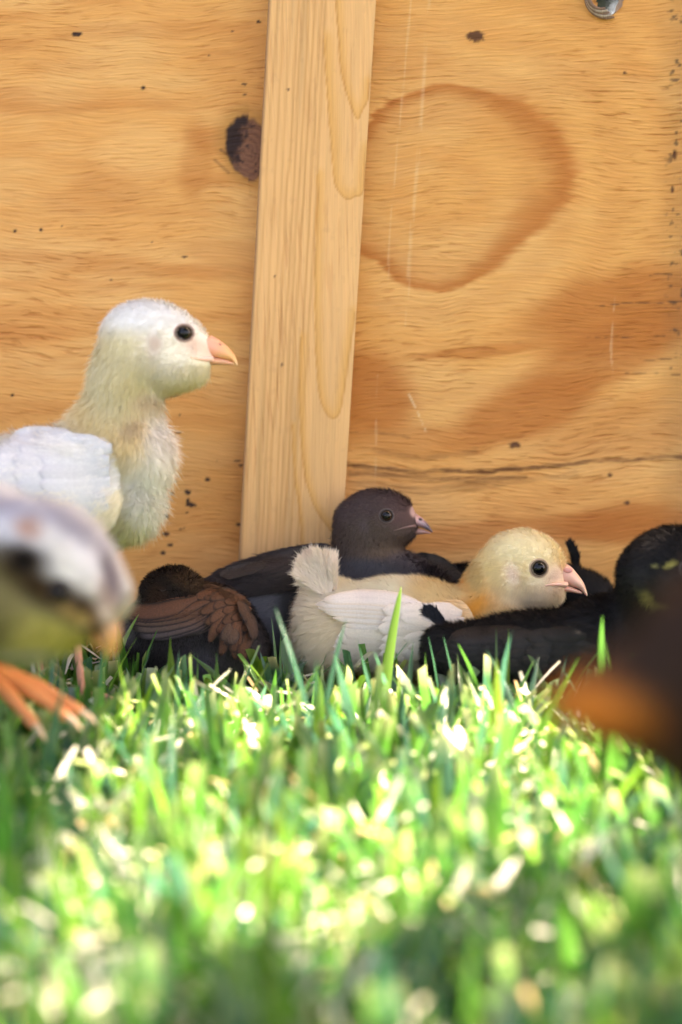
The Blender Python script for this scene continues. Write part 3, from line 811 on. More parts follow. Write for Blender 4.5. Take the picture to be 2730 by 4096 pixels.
# ---- A: tall white chick, head up, at the left
D = 0.52
W1 = (0.97, 0.90, 0.79); Y1 = (0.97, 0.79, 0.46)
rA, bA, fA = chick(D, (200, 2780), 'tall standing white chick with long pale yellow neck, looking right', [
    (604, 1366, 0, 200, 160, 138, 8), (752, 1382, 0, 116, 76, 68, 34), (700, 1450, 0, 110, 72, 88, -18), (670, 1460, 0, 150, 95, 110, 10), (502, 1520, 0, 134, 160, 110, 0), (494, 1650, 0, 140, 160, 116, 0), (400, 1730, 10, 130, 130, 110, 0),
    (522, 1825, 0, 156, 165, 150, 0), (480, 2000, 10, 150, 150, 150, 0), (330, 1850, 20, 190, 140, 130, 0), (180, 1990, 30, 340, 250, 200, 8), (-220, 2080, 60, 260, 190, 160, 10)], 55, 10,
    W1, [(520, 1640, 250, 260, Y1, .5), (470, 1500, 130, 170, (.92, .83, .58), .6), (640, 1560, 180, 60, (.83, .72, .42), .6), (700, 1500, 170, 60, (.88, .78, .46), .6), (700, 1420, 130, 100, (.92, .84, .70), .6),
         (634, 1388, 28, 40, (.66, .50, .40), .7), (812, 1398, 66, 34, (.78, .56, .44), .7, 25), (640, 1740, 60, 170, (.94, .87, .80), .6), (540, 1700, 30, 44, (.78, .60, .38), .8, 40), (600, 1600, 50, 26, (.80, .64, .44), .8),
         (465, 1990, 90, 160, (.80, .68, .38), .6), (600, 2000, 80, 190, (.93, .89, .80), .5), (480, 2130, 110, 70, (.86, .77, .50), .6), (600, 1250, 260, 90, (.94, .91, .86), .5)],
    (-.25, 1, 0), [(560, 1330, 260, 120, (-1, .25)), (720, 1480, 160, 90, (-.5, .9)), (420, 1480, 110, 200, (-.35, 1)), (600, 1950, 200, 250, (.25, 1)), (300, 2000, 300, 200, (-1, .1))],
    60, [(640, 1330, 240, 160, 20), (760, 1400, 110, 70, 12), (850, 1400, 60, 60, 4), (634, 1385, 36, 46, 8), (680, 1540, 160, 60, 42), (620, 1900, 130, 300, 84), (250, 1950, 290, 180, 20)],
    lift=.38, dens=1 / 15, sw=1.9, eyes=[(746, 1342, 34)], jit=.28)
eye(rA, bA, D, fA, 746, 1342, 31, (.45, .30, .24))
beak(rA, bA, D, ([(846, 1342), (882, 1362), (914, 1389), (940, 1422), (952, 1457)], [(786, 1424), (835, 1428), (885, 1436), (925, 1442), (948, 1462)], [44, 39, 31, 19, 3], [0, 0, 0, 0, 0],
                 np.array([(.76, .36, .25), (.78, .34, .21), (.80, .38, .18), (.78, .40, .17), (.80, .55, .32)])),
     ([(790, 1420), (840, 1428), (890, 1436), (925, 1446), (938, 1456)], [(800, 1462), (840, 1460), (885, 1460), (920, 1460), (938, 1460)], [34, 32, 24, 12, 3], [0] * 5, (.70, .34, .20)), (880, 1382, -24, 6))
B = Buf()
X = np.linspace(772, 852, 14); Y = 1437 + 5 * np.sin((X - 772) / 80 * 3.0)
tube(B, np.stack([X, Y, fA.z(X, Y) - 3], 1), [2, 7, 12], (.78, .46, .36), 8, 24)
part(rA, bA, D, 'gape', B, M_beak)
B = Buf()
for j in range(7):      # flight feathers
    t = j / 6; feather(B, fA, (440 - 20 * t, 1890 + 150 * t), (-180 + 30 * t, 1850 + 260 * t), 105, bend=-14, lay=4 + 4 * j, c0=(.82, .80, .79), c1=(.80, .79, .81), edge=(.66, .64, .66), blunt=.7)
for r in range(3):
    for j in range(6):
        t = j / 5
        x0 = 476 - 105 * r - 46 * abs(t - .4) + rng.uniform(-16, 16); y0 = 1800 + 225 * t + 6 * r + rng.uniform(-10, 10)
        feather(B, fA, (x0, y0), (x0 - 270, y0 + 5 + 60 * t - 30), 110, bend=-8, lay=24 + 4 * (3 - r) + rng.uniform(-2, 2), c0=(.84, .81, .77), c1=(.83, .80, .80), edge=(.76, .72, .72), blunt=.5, zoff=12)
for j in range(5):
    t = j / 4; feather(B, fA, (360 - 60 * t, 1775 - 5 * j), (60 - 40 * t, 1745 + 14 * j), 80, bend=10, lay=40 - 4 * j, c0=(.82, .81, .80), c1=(.80, .78, .8), edge=(.78, .72, .68))
root_down(B, fA, 440, 1900, 62, 150, (-.9, .35), 64, (.95, .90, .84), 5200, 34, 2.0, rot=-8)
root_down(B, fA, 300, 2010, 170, 60, (-1, .2), 60, (.93, .84, .66), 3500, 36, 2.0, rot=-8)
root_down(B, fA, 330, 1800, 150, 60, (-1, .05), 60, (.90, .88, .85), 2500, 44, 2.2, rot=8)
root_down(B, fA, 150, 1900, 200, 90, (-1, .12), 46, (.93, .89, .83), 4200, 34, 1.5)
root_down(B, fA, 452, 2010, 60, 90, (-.6, .8), 70, (.95, .86, .66), 3800, 24, 2.0, rot=20)
part(rA, bA, D, 'wing', B, [M_feather, M_down])
hidden_legs(rA, bA, D, [(330, 2150, -60), (150, 2200, 70)], 2790, (.50, .22, .14), 130, 15)

# ---- B: white and grey chick with a brown eye stripe, pecking, close to the lens at the left
D = 0.385
OL = (.72, .64, .20); BR = (.085, .048, .02)
rB, bB, fB = chick(D, (-300, 3400), 'blurred white chick with dark brown eye stripe and olive throat, bending down to the grass', [
    (205, 2290, 0, 300, 245, 220, 38), (95, 2440, 0, 250, 190, 200, 0), (380, 2400, 0, 112, 120, 105, 60), (-150, 2260, 200, 330, 320, 260, 0), (-520, 2350, 480, 420, 370, 330, 5)], 70, 13,
    (.94, .91, .90), [(80, 2560, 420, 210, OL, .5), (40, 2330, 210, 120, (.40, .33, .14), .6, 20), (290, 2270, 150, 70, (.92, .89, .82), .7, 55), (250, 2370, 250, 60, BR, .7, 33), (150, 2240, 85, 50, BR, .7, 10), (150, 2246, 44, 40, (.02, .015, .012), .7),
         (395, 2480, 52, 110, (.14, .075, .04), .6, -25), (450, 2400, 34, 120, (.58, .44, .38), .7, 0), (320, 2445, 60, 24, (.60, .42, .16), .7, 35),
         (166, 2120, 46, 44, (.78, .52, .40), .7), (455, 2300, 20, 100, (.36, .30, .32), .7, -20), (300, 2110, 150, 30, (.62, .58, .62), .7, 35), (60, 2050, 190, 30, (.72, .68, .72), .7, 12), (0, 2500, 110, 90, (.26, .22, .08), .7),
         (150, 2600, 150, 30, (.66, .64, .46), .7)],
    (-.8, -.6, 0), [(100, 2500, 300, 150, (-1, .3))], 60, [(300, 2350, 230, 200, 34), (420, 2480, 70, 80, 8)], lift=.5, dens=1 / 32, sw=3.0, eyes=[(274, 2354, 44)], jit=.35)
eye(rB, bB, D, fB, 274, 2354, 40, (.06, .035, .02))
beak(rB, bB, D, ([(466, 2440), (480, 2490), (481, 2545), (467, 2600), (441, 2640)], [(385, 2500), (392, 2530), (404, 2562), (418, 2598), (438, 2640)], [54, 50, 40, 24, 4], [0] * 5,
                 np.array([(.52, .32, .22), (.52, .28, .15), (.52, .26, .10), (.50, .25, .07), (.50, .28, .08)])),
     ([(375, 2498), (385, 2535), (398, 2566), (410, 2596), (420, 2612)], [(330, 2500), (350, 2535), (375, 2570), (398, 2600), (416, 2616)], [46, 40, 30, 16, 4], [0] * 5, (.56, .28, .08)), (446, 2490, -38, 8))
hidden_legs(rB, bB, D, [(-460, 2640, 420)], 3560, (.60, .24, .08), 260, 26)
# the forward leg with its orange foot, farther back than the head
Lc = (.60, .16, .025); Lp = (.66, .25, .10)
fl_ = lambda sx, sy, d: (1365 + (sx - 1365) * d / D, 2048 + (sy - 2048) * d / D, (d - D) * FPX / D)
leg(rB, bB, D, [(-420, 2600, 560), (-440, 2740, 860), fl_(-120, 2655, .436)], [70, 50, 44], fl_(-120, 2655, .436),
    [fl_(325, 2848, .434), fl_(270, 2868, .431), fl_(140, 2900, .428), fl_(-320, 2800, .44)], c=Lc, c2=Lp, tr=45)

# ---- C: sleeping dark chick with a chestnut wing
D = 0.562
rC, bC, fC = chick(D, (760, 2770), 'sleeping blackish chick with its head tucked behind a chestnut brown wing', [
    (692, 2378, 10, 128, 108, 105, 0), (770, 2570, 0, 285, 200, 185, 0), (860, 2455, 10, 140, 110, 140, 15), (950, 2620, 0, 125, 140, 130, 0), (570, 2560, 0, 90, 140, 110, 0)], 40, 8,
    (.020, .016, .017), [(690, 2370, 150, 120, (.016, .010, .007), .4), (790, 2330, 90, 40, (.045, .024, .012), .5, 20), (640, 2390, 40, 50, (.036, .018, .010), .6), (820, 2690, 120, 90, (.06, .055, .07), .5), (960, 2640, 100, 120, (.05, .04, .042), .5),
         (510, 2500, 50, 70, (.09, .08, .08), .5)],
    (.2, 1, 0), [(690, 2360, 150, 90, (-.6, -.2)), (860, 2360, 120, 60, (.8, .5))], 30, [(690, 2370, 150, 120, 19), (770, 2560, 260, 120, 18)], lift=.45, dens=1 / 13, sw=1.6, dark=True, tipk=1.5)
B = Buf()
tips = [(512, 2438), (505, 2452), (528, 2474), (548, 2504), (572, 2532), (618, 2536), (690, 2520), (760, 2512)]
rts = [(800, 2385), (850, 2395), (870, 2410), (880, 2428), (888, 2442), (890, 2455), (890, 2465), (888, 2474)]
for j, (a_, b_) in enumerate(zip(rts, tips)):
    k_ = (7 - j)
    cA = np.array([(.16, .062, .032), (.16, .062, .032), (.155, .062, .034), (.15, .06, .036), (.13, .06, .042), (.12, .06, .046), (.11, .06, .05), (.12, .065, .05)][j])
    cB = np.array([(.13, .055, .035), (.15, .07, .045), (.13, .08, .06), (.11, .08, .07), (.09, .075, .085), (.08, .07, .09), (.11, .08, .075), (.12, .07, .055)][j])
    feather(B, fC, a_, b_, 66 - 2 * j, bend=-22 + 3 * j, lay=6 + 3.2 * k_, c0=cA, c1=cB, edge=(.012, .007, .006), blunt=.6, zoff=14, nu=22, nv=13)
for r in range(4):
    nn_ = [5, 6, 6, 5][r]
    for j in range(nn_):
        t = j / (nn_ - 1)
        x0 = 905 + 30 * r + 22 * t + rng.uniform(-12, 12) - 18 * (2 * t - 1) ** 2; y0 = 2352 + 10 * r + (140 + 8 * r) * t + rng.uniform(-8, 8)
        ang = math.radians(30 + 58 * t + rng.uniform(-10, 10)); Lf = 128 - 10 * r + rng.uniform(-16, 16)
        feather(B, fC, (x0, y0), (x0 - Lf * math.cos(ang) , y0 + Lf * math.sin(ang) * (.3 + .7 * t)), 46, bend=rng.uniform(-10, 12), lay=26 + 2.5 * r + rng.uniform(-1, 1),
                c0=np.array((.17, .062, .028)) * rng.uniform(.7, 1.15), c1=np.array((.15, .058, .03)) * rng.uniform(.75, 1.15), edge=(.03, .014, .009), blunt=.25, zoff=14)
for (a_, b_, w_) in [((985, 2430), (1028, 2548), 38), ((960, 2400), (998, 2478), 36), ((950, 2500), (930, 2560), 44), ((930, 2480), (905, 2545), 42)]:
    feather(B, fC, a_, b_, w_, bend=-8, lay=64, c0=(.13, .06, .034), c1=(.07, .035, .025), edge=(.04, .02, .015), blunt=.5, zoff=14)
root_down(B, fC, 905, 2372, 95, 22, (.5, .8), 26, (.11, .055, .03), 2600, 44, 1.4, rot=22)
root_down(B, fC, 945, 2450, 70, 95, (-.7, .7), 20, (.08, .034, .018), 900, 40, 1.3, rot=-22)
root_down(B, fC, 740, 2440, 190, 60, (-1, .25), 16, (.10, .045, .026), 1500, 44, 1.1, rot=-8)
part(rC, bC, D, 'wing', B, [M_dfeather, M_dark_down])
B = Buf()      # shut eye line on the tucked head
q = np.linspace(0, 1, 12); X = 650 + 26 * q; Y = 2352 + 8 * np.sin(q * np.pi)
tube(B, np.stack([X, Y, fC.z(X, Y) - 10], 1), [1.5, 2.4, 1.5], (.03, .02, .018), 6, 20)
part(rC, bC, D, 'eyelid', B, M_lid)

# ---- D: grey brown chick with its head up, against the batten
D = 0.586
rD, bD, fD = chick(D, (1300, 2740), 'dark grey brown chick with raised head and pinkish dark beak, against the batten', [
    (1503, 2076, 0, 160, 117, 112, -4), (1590, 2094, 0, 66, 45, 46, 15), (1560, 2120, 0, 90, 55, 75, 0), (1462, 2170, 0, 128, 110, 105, 0), (1480, 2300, 10, 200, 130, 140, 0), (1660, 2350, 10, 160, 90, 110, 10), (1330, 2390, 10, 190, 165, 150, 0),
    (1110, 2430, 10, 265, 205, 160, -14), (925, 2400, 10, 95, 110, 105, 0)], 45, 8,
    (.050, .040, .043), [(1500, 2060, 200, 120, (.075, .048, .044), .3), (1480, 2170, 180, 90, (.088, .060, .048), .4), (1560, 2220, 90, 50, (.13, .085, .06), .5), (1620, 2260, 80, 60, (.12, .095, .10), .5), (1457, 2100, 18, 24, (.10, .07, .068), .8),
         (1600, 2045, 70, 60, (.09, .052, .048), .5), (1450, 2270, 200, 45, (.055, .052, .06), .5),
         (1060, 2470, 150, 170, (.115, .108, .125), .5, 10), (1110, 2270, 250, 62, (.035, .026, .026), .4, -12), (880, 2290, 50, 50, (.11, .08, .08), .5), (1190, 2430, 60, 170, (.035, .032, .036), .5), (1655, 2046, 16, 22, (.45, .28, .25), .4)],
    (-.5, .8, 0), [(1480, 2040, 190, 90, (-1, .1)), (1560, 2150, 100, 60, (-.6, .7)), (1460, 2200, 160, 90, (-.1, 1)), (1060, 2400, 260, 200, (-1, .35))],
    34, [(1500, 2070, 200, 120, 17), (1610, 2090, 60, 50, 7), (1655, 2050, 30, 30, 1.5), (1470, 2190, 150, 60, 22)], lift=.42, dens=1 / 11, sw=1.5, eyes=[(1544, 2063, 27)], dark=True, tipk=1.35)
eye(rD, bD, D, fD, 1544, 2063, 24, (.10, .07, .065))
PK = (.42, .23, .20); DKb = (.10, .075, .095)
beak(rD, bD, D, ([(1632, 2030), (1662, 2052), (1690, 2072), (1716, 2100), (1733, 2126)], [(1600, 2108), (1635, 2104), (1668, 2106), (1705, 2118), (1730, 2131)], [40, 37, 29, 18, 3], [0] * 5,
                 np.array([PK, PK, (.36, .22, .22), DKb, (.16, .10, .10)])),
     ([(1580, 2108), (1625, 2106), (1665, 2110), (1700, 2120), (1724, 2131)], [(1600, 2142), (1630, 2140), (1668, 2139), (1700, 2136), (1722, 2135)], [30, 28, 22, 12, 3], [0] * 5, (.30, .16, .14)), (1680, 2078, -24, 6), (.10, .05, .05))
B = Buf()      # gape line and the pink comb seam
X = np.linspace(1572, 1660, 14); Y = 2122 - 18 * np.sin((X - 1572) / 88 * 1.5)
tube(B, np.stack([X, Y, fD.z(X, Y) - 4], 1), [1, 3.5, 7], (.16, .09, .08), 8, 24)
part(rD, bD, D, 'gape', B, M_beak)
B = Buf()
for j in range(7):
    t = j / 6; feather(B, fD, (900 + 40 * t, 2290 + 40 * t), (1230 + 10 * j, 2190 + 24 * j), 58, bend=18 - 4 * j, lay=8 + 5 * (6 - j), c0=(.055, .038, .034), c1=(.040, .028, .028), edge=(.018, .013, .013), zoff=12)
for j in range(6):
    t = j / 5; feather(B, fD, (885 + 60 * t, 2285 - 18 * t + 10), (990 + 80 * t, 2250 - 14 * t + 14), 48, bend=6, lay=46, c0=(.045, .034, .031), c1=(.045, .034, .031), zoff=12, blunt=.3)
root_down(B, fD, 1080, 2255, 260, 46, (-1, .3), 40, (.040, .030, .030), 6000, 40, 1.5, rot=-16)
root_down(B, fD, 1120, 2320, 200, 40, (-1, .3), 40, (.034, .027, .028), 4000, 32, 1.5, rot=-10)
part(rD, bD, D, 'wing', B, [M_dfeather, M_dark_down])
B = Buf()
feather(B, fD, (1250, 2235), (1104, 2206), 20, lay=14, c0=(.03, .02, .018), c1=(.05, .032, .024), blunt=.8, rootw=.8)
for j in range(4): feather(B, fD, (1330, 2250 - 4 * j), (1190 + 18 * j, 2216 - 4 * j), 30, lay=12 + 3 * j, c0=(.03, .02, .02), c1=(.05, .03, .022), blunt=.6)
part(rD, bD, D, 'tail', B, [M_dfeather, M_dark_down])

# ---- E: yellow headed chick lying in the middle
D = 0.565
CR = (.99, .88, .70); YN = (.97, .53, .11); PW = (.84, .73, .66)
rE, bE, fE = chick(D, (1700, 2760), 'yellow headed chick with cream white wing and upright fluffy tail, lying in the grass', [
    (2085, 2277, 0, 170, 157, 132, 0), (2178, 2330, 0, 80, 56, 58, 22), (2130, 2365, 0, 115, 80, 100, 8), (1985, 2370, 0, 132, 150, 118, 0), (1940, 2500, 10, 195, 165, 155, 0),
    (1620, 2520, 20, 360, 205, 185, 3), (1345, 2520, 20, 150, 195, 150, 0), (1300, 2400, 20, 75, 85, 60, 0)], 40, 8,
    CR, [(1600, 2360, 420, 90, (.99, .91, .72), .4), (1900, 2450, 240, 160, (.94, .60, .20), .5), (1960, 2330, 170, 240, YN, .4), (2080, 2240, 230, 130, (.98, .79, .44), .4), (2110, 2170, 160, 90, (.98, .86, .58), .5),
         (2110, 2370, 140, 100, (.97, .80, .52), .5), (2180, 2400, 130, 70, (.96, .80, .58), .5), (2040, 2292, 26, 40, (.90, .66, .48), .8, -20), (2222, 2305, 50, 44, (.84, .60, .44), .8, 20), (2000, 2480, 90, 70, (.82, .60, .30), .5),
         (1760, 2365, 120, 50, (.94, .76, .44), .5), (1450, 2285, 110, 30, (.82, .60, .30), .5), (1300, 2560, 130, 200, (.97, .82, .63), .5), (1500, 2720, 300, 50, (.72, .54, .30), .5), (1905, 2300, 30, 60, (.82, .60, .28), .5)],
    (-1, .25, 0), [(2060, 2200, 200, 120, (-1, -.1)), (1900, 2300, 90, 160, (-.7, .6)), (2130, 2390, 160, 90, (-.35, 1)), (1980, 2450, 140, 120, (-.3, 1)), (1280, 2560, 140, 200, (-.7, .55)), (1300, 2400, 80, 90, (-.8, -.3))],
    34, [(2085, 2250, 180, 150, 19), (2190, 2310, 80, 60, 9), (2255, 2320, 34, 44, 5), (2150, 2400, 140, 60, 26), (2040, 2290, 34, 48, 9), (1920, 2330, 80, 160, 28), (1270, 2560, 130, 200, 62), (1640, 2540, 270, 120, 10), (1600, 2330, 260, 50, 36)],
    lift=.40, dens=1 / 8, sw=1.2, eyes=[(2143, 2269, 33)], jit=.26)
eye(rE, bE, D, fE, 2143, 2269, 31, (.50, .34, .22), iris=(.07, .045, .03))
beak(rE, bE, D, ([(2254, 2248), (2284, 2266), (2309, 2294), (2337, 2334), (2352, 2384)], [(2200, 2338), (2240, 2334), (2280, 2344), (2322, 2358), (2348, 2388)], [42, 40, 34, 22, 3], [0] * 5,
                 np.array([(.84, .50, .38), (.84, .46, .34), (.84, .48, .34), (.86, .54, .38), (.88, .64, .46)])),
     ([(2185, 2336), (2240, 2336), (2280, 2345), (2315, 2360), (2332, 2370)], [(2200, 2362), (2235, 2364), (2275, 2369), (2308, 2374), (2328, 2376)], [34, 34, 28, 14, 3], [0] * 5, (.76, .40, .29)), (2268, 2280, -36, 12), (.78, .36, .29))
B = Buf()
X = np.linspace(2168, 2262, 14); Y = 2336 - 5 * np.sin((X - 2168) / 94 * 3.0)
tube(B, np.stack([X, Y + 2, fE.z(X, Y) - 4], 1), [2, 7, 13], (.80, .46, .34), 8, 24)
part(rE, bE, D, 'gape', B, M_beak)
B = Buf()
P0 = (.84, .72, .65); P1 = (.85, .72, .60)
lows = [((1835, 2610), (1380, 2662)), ((1850, 2598), (1348, 2642)), ((1850, 2582), (1337, 2620)), ((1845, 2566), (1333, 2598)), ((1835, 2550), (1335, 2576)), ((1830, 2533), (1342, 2554)), ((1825, 2516), (1352, 2532)), ((1825, 2500), (1370, 2508))]
for j, (a_, b_) in enumerate(lows):
    feather(B, fE, a_, b_, 74, bend=-8, lay=6 + 3.5 * j, c0=P0, c1=P1, edge=(.84, .70, .60), blunt=.93, zoff=12, nu=26, nv=13)
ups = [((1830, 2510), (1372, 2492)), ((1825, 2495), (1335, 2462)), ((1815, 2482), (1300, 2440)), ((1800, 2468), (1272, 2424)), ((1780, 2455), (1262, 2412)), ((1740, 2440), (1290, 2396))]
for j, (a_, b_) in enumerate(ups):
    feather(B, fE, a_, b_, 62, bend=14 + 4 * j, lay=32 + 3.5 * j, c0=P0, c1=(.86, .75, .68), edge=(.83, .67, .54), blunt=.5, zoff=12, nu=26, nv=13)
for r in range(3):
    for j in range(6):
        t = j / 5; x0 = 1864 - 80 * r - 30 * (1 - t) + rng.uniform(-22, 22); y0 = 2440 + 150 * t + 4 * r + rng.uniform(-7, 7)
        feather(B, fE, (x0, y0), (x0 - 170, y0 - 14 + 22 * t), 62, bend=3, lay=56 + 4 * (2 - r) + rng.uniform(-2, 2), c0=(.84, .70, .56), c1=(.85, .75, .68), edge=(.82, .70, .60), blunt=.4, zoff=12)
root_down(B, fE, 1850, 2500, 46, 110, (-1, .1), 46, (.84, .64, .38), 4500, 48, 1.5, rot=-14)
root_down(B, fE, 1760, 2450, 110, 34, (-1, .0), 40, (.84, .70, .50), 3000, 44, 1.4, rot=8)
part(rE, bE, D, 'wing', B, [M_feather, M_down])
B = Buf()
for j, (tx, ty, bd) in enumerate([(1188, 2300, 10), (1192, 2262, 8), (1215, 2232, 6), (1240, 2212, 3), (1268, 2204, 0), (1296, 2212, -3), (1320, 2232, -4), (1205, 2340, 14), (1342, 2262, -6), (1255, 2240, 2), (1290, 2236, 0), (1225, 2290, 6), (1330, 2290, 0), (1204, 2246, 7), (1308, 2222, -2)]):
    plume(B, (1318 + 2 * j, 2392 - j * 2, fE.z(1318, 2390) + 15 + (j % 3) * 9), (tx, ty, fE.z(1318, 2390) - 20 + 14 * (j % 4)), bd, 46, (.86, .75, .66), 150, 1.3, ang=22, tipc=(.88, .78, .68))
n = 4200; a_ = rng.uniform(math.radians(100), math.radians(165), n) ; a_ = np.where(a_ > math.radians(150), a_ - math.radians(70), a_); q = rng.uniform(.15, .95, n)
x = 1322 + np.cos(a_) * 165 * q; y = 2392 - np.sin(a_) * 178 * q
P_ = np.stack([x, y, fE.z(1318, 2390) + rng.uniform(-14, 34, n)], 1)
strands(B, P_, np.tile([0, 0, -1.], (n, 1)), np.stack([np.cos(a_) + rng.normal(0, .13, n), -np.sin(a_) + rng.normal(0, .13, n), 0 * a_], 1), np.full(n, 40.0), 1.2, np.tile([.92, .81, .71], (n, 1)), lift=.1, jit=.15)
part(rE, bE, D, 'tail', B, [M_feather, M_down])

# ---- G: black chick hidden behind the yellow headed one
D = 0.596
BK = (.008, .007, .0075)
rG, bG, fG = chick(D, (2000, 2700), 'mostly hidden black chick lying between the plywood and the yellow headed chick', [
    (1960, 2430, 0, 340, 165, 130, 0), (1720, 2325, 0, 120, 82, 85, 28), (1800, 2350, 0, 110, 80, 90, 0), (2330, 2400, 0, 130, 105, 100, 0), (2280, 2330, 0, 60, 60, 50, 0)], 40, 9,
    BK, [(1700, 2360, 120, 60, (.045, .034, .036), .5, 20)], (-.3, 1, 0), [(1760, 2330, 150, 90, (.6, .8)), (2330, 2350, 150, 120, (-.1, -1))], 30, [(1700, 2260, 120, 50, 14)], lift=.4, dens=1 / 14, sw=1.6, dark=True, tipk=1.6)
B = Buf()
for j in range(6):
    feather(B, fG, (1636 + 16 * j, 2225 + 4 * j), (1800 + 12 * j, 2262 + 14 * j), 50, bend=-6, lay=8 + 4 * (5 - j), c0=(.022, .017, .018), c1=(.016, .013, .014), edge=(.008, .007, .007), zoff=10)
part(rG, bG, D, 'wing', B, [M_dfeather, M_dark_down])
B = Buf()
for j, (tx, ty) in enumerate([(2262, 2172), (2272, 2168), (2284, 2176), (2296, 2196), (2304, 2222)]):
    plume(B, (2310, 2310, -20 + 6 * j), (tx, ty, -20 + 8 * j), 8, 22, BK, 60, 1.6, ang=25, mat=1)
part(rG, bG, D, 'tail', B, [M_dfeather, M_dark_down])

# ---- F: black chick with yellow face marks at the right
D = 0.535
rF, bF, fF = chick(D, (2100, 2830), 'black chick with small yellow face marks, its curled tail over the cream white wing', [
    (2668, 2290, -230, 226, 182, 165, 0), (2590, 2420, -150, 150, 140, 140, -30), (2400, 2520, -90, 210, 128, 150, -14), (2470, 2620, -90, 240, 170, 170, 0), (2120, 2620, 0, 345, 165, 165, -5), (1830, 2615, 20, 135, 112, 110, -10),
    (1760, 2560, 20, 50, 50, 40, 0), (2760, 2360, -280, 110, 90, 90, 0)], 50, 9,
    (.0085, .0072, .0072), [(2616, 2248, 24, 10, (.30, .26, .07), .6, -30), (2562, 2252, 10, 8, (.18, .16, .06), .6), (2535, 2368, 16, 48, (.17, .15, .05), .7, -38), (2595, 2400, 56, 11, (.13, .115, .04), .7, 8), (2724, 2303, 34, 16, (.26, .22, .08), .6),
         (2640, 2320, 80, 50, (.018, .016, .016), .5), (2510, 2300, 30, 60, (.016, .014, .014), .5)],
    (-1, .15, 0), [(2600, 2250, 240, 160, (-1, .1)), (2450, 2480, 160, 120, (-.6, .7)), (1780, 2640, 100, 100, (-1, .3))], 44, [(2640, 2260, 240, 160, 24), (1800, 2600, 150, 110, 26)],
    lift=.5, dens=1 / 13, sw=1.6, eyes=[(2674, 2262, 30)], dark=True, tipk=1.7)
eye(rF, bF, D, fF, 2674, 2262, 28, (.05, .045, .045))
beak(rF, bF, D, ([(2850, 2300), (2885, 2320), (2915, 2350), (2925, 2385)], [(2830, 2380), (2860, 2375), (2895, 2372), (2920, 2390)], [40, 34, 20, 3], [-290, -300, -310, -315], np.array([(.2, .15, .1)] * 4)),
     ([(2830, 2382), (2860, 2378), (2900, 2380)], [(2840, 2408), (2860, 2402), (2900, 2386)], [30, 24, 4], [-290, -300, -310], (.2, .15, .1)))
B = Buf()
for j in range(8):
    t = j / 7; feather(B, fF, (2260 - 14 * j, 2690 - 22 * j), (1725 + 16 * abs(j - 3), 2690 - 20 * j), 72, bend=-8 + 3 * j, lay=8 + 3.5 * j, c0=(.012, .0095, .0095), c1=(.016, .013, .014), edge=(.004, .0035, .0035), zoff=10, blunt=.7, nu=24, nv=11)
for r in range(3):
    for j in range(5):
        t = j / 4; x0 = 2330 - 90 * r + rng.uniform(-30, 30); y0 = 2530 + 130 * t + rng.uniform(-10, 10)
        feather(B, fF, (x0, y0), (x0 - 160, y0 + 4), 66, bend=2, lay=38 + 4 * (2 - r) + rng.uniform(-2, 2), c0=(.013, .0105, .0105), c1=(.017, .014, .014), edge=(.004, .0035, .0035), blunt=.4, zoff=10)
root_down(B, fF, 2280, 2560, 120, 90, (-1, .1), 44, (.009, .0075, .0075), 3500, 36, 1.6)
root_down(B, fF, 2050, 2560, 240, 50, (-1, .1), 40, (.009, .0075, .0075), 2500, 32, 1.5, rot=-4)
part(rF, bF, D, 'wing', B, [M_dfeather, M_dark_down])
B = Buf()
for j, (tx, ty, bd) in enumerate([(1684, 2478, 26), (1682, 2462, 24), (1690, 2448, 22), (1708, 2442, 20), (1728, 2446, 16), (1700, 2460, 20)]):
    plume(B, (1815, 2535, 10 + 5 * j), (tx, ty, -10 + 9 * j), bd, 24, (.012, .012, .018), 70, 1.5, ang=26, mat=1, tipc=(.016, .018, .028))
part(rF, bF, D, 'tail', B, [M_dfeather, M_dark_down])

# ---- H: brown chick very close to the lens at the right
D = 0.235
rH, bH, fH = chick(D, (3050, 4850), 'very blurred dark brown chick with orange brown underside, nearest on the right', [
    (3080, 2660, 0, 560, 470, 380, -20), (2640, 2760, 0, 330, 210, 200, -20), (2420, 2780, 0, 210, 105, 120, -12), (2900, 3000, 0, 340, 200, 220, 20), (3480, 2350, 0, 300, 300, 260, 0), (3720, 2150, 0, 240, 210, 200, 0)], 90, 22,
    (.040, .018, .009), [(2370, 2835, 190, 105, (.80, .24, .03), .97, 12), (2640, 3060, 260, 60, (.10, .06, .015), .6, 30)],
    (-1, .1, 0), [], 60, [], lift=.3, dens=1 / 160, sw=8, dark=True, eyes=[(3800, 2110, 60)])
eye(rH, bH, D, fH, 3800, 2110, 54, (.1, .06, .04))
beak(rH, bH, D, ([(3900, 2080), (3990, 2120), (4050, 2200)], [(3890, 2200), (3960, 2200), (4045, 2215)], [80, 60, 4], [0] * 3, (.5, .3, .15)),
     ([(3890, 2205), (3960, 2206), (4020, 2216)], [(3890, 2250), (3960, 2240), (4020, 2222)], [60, 40, 4], [0] * 3, (.5, .3, .15)))
hidden_legs(rH, bH, D, [(3050, 3000, -120), (3180, 3000, 150)], 4860, (.6, .28, .1), 420, 42)


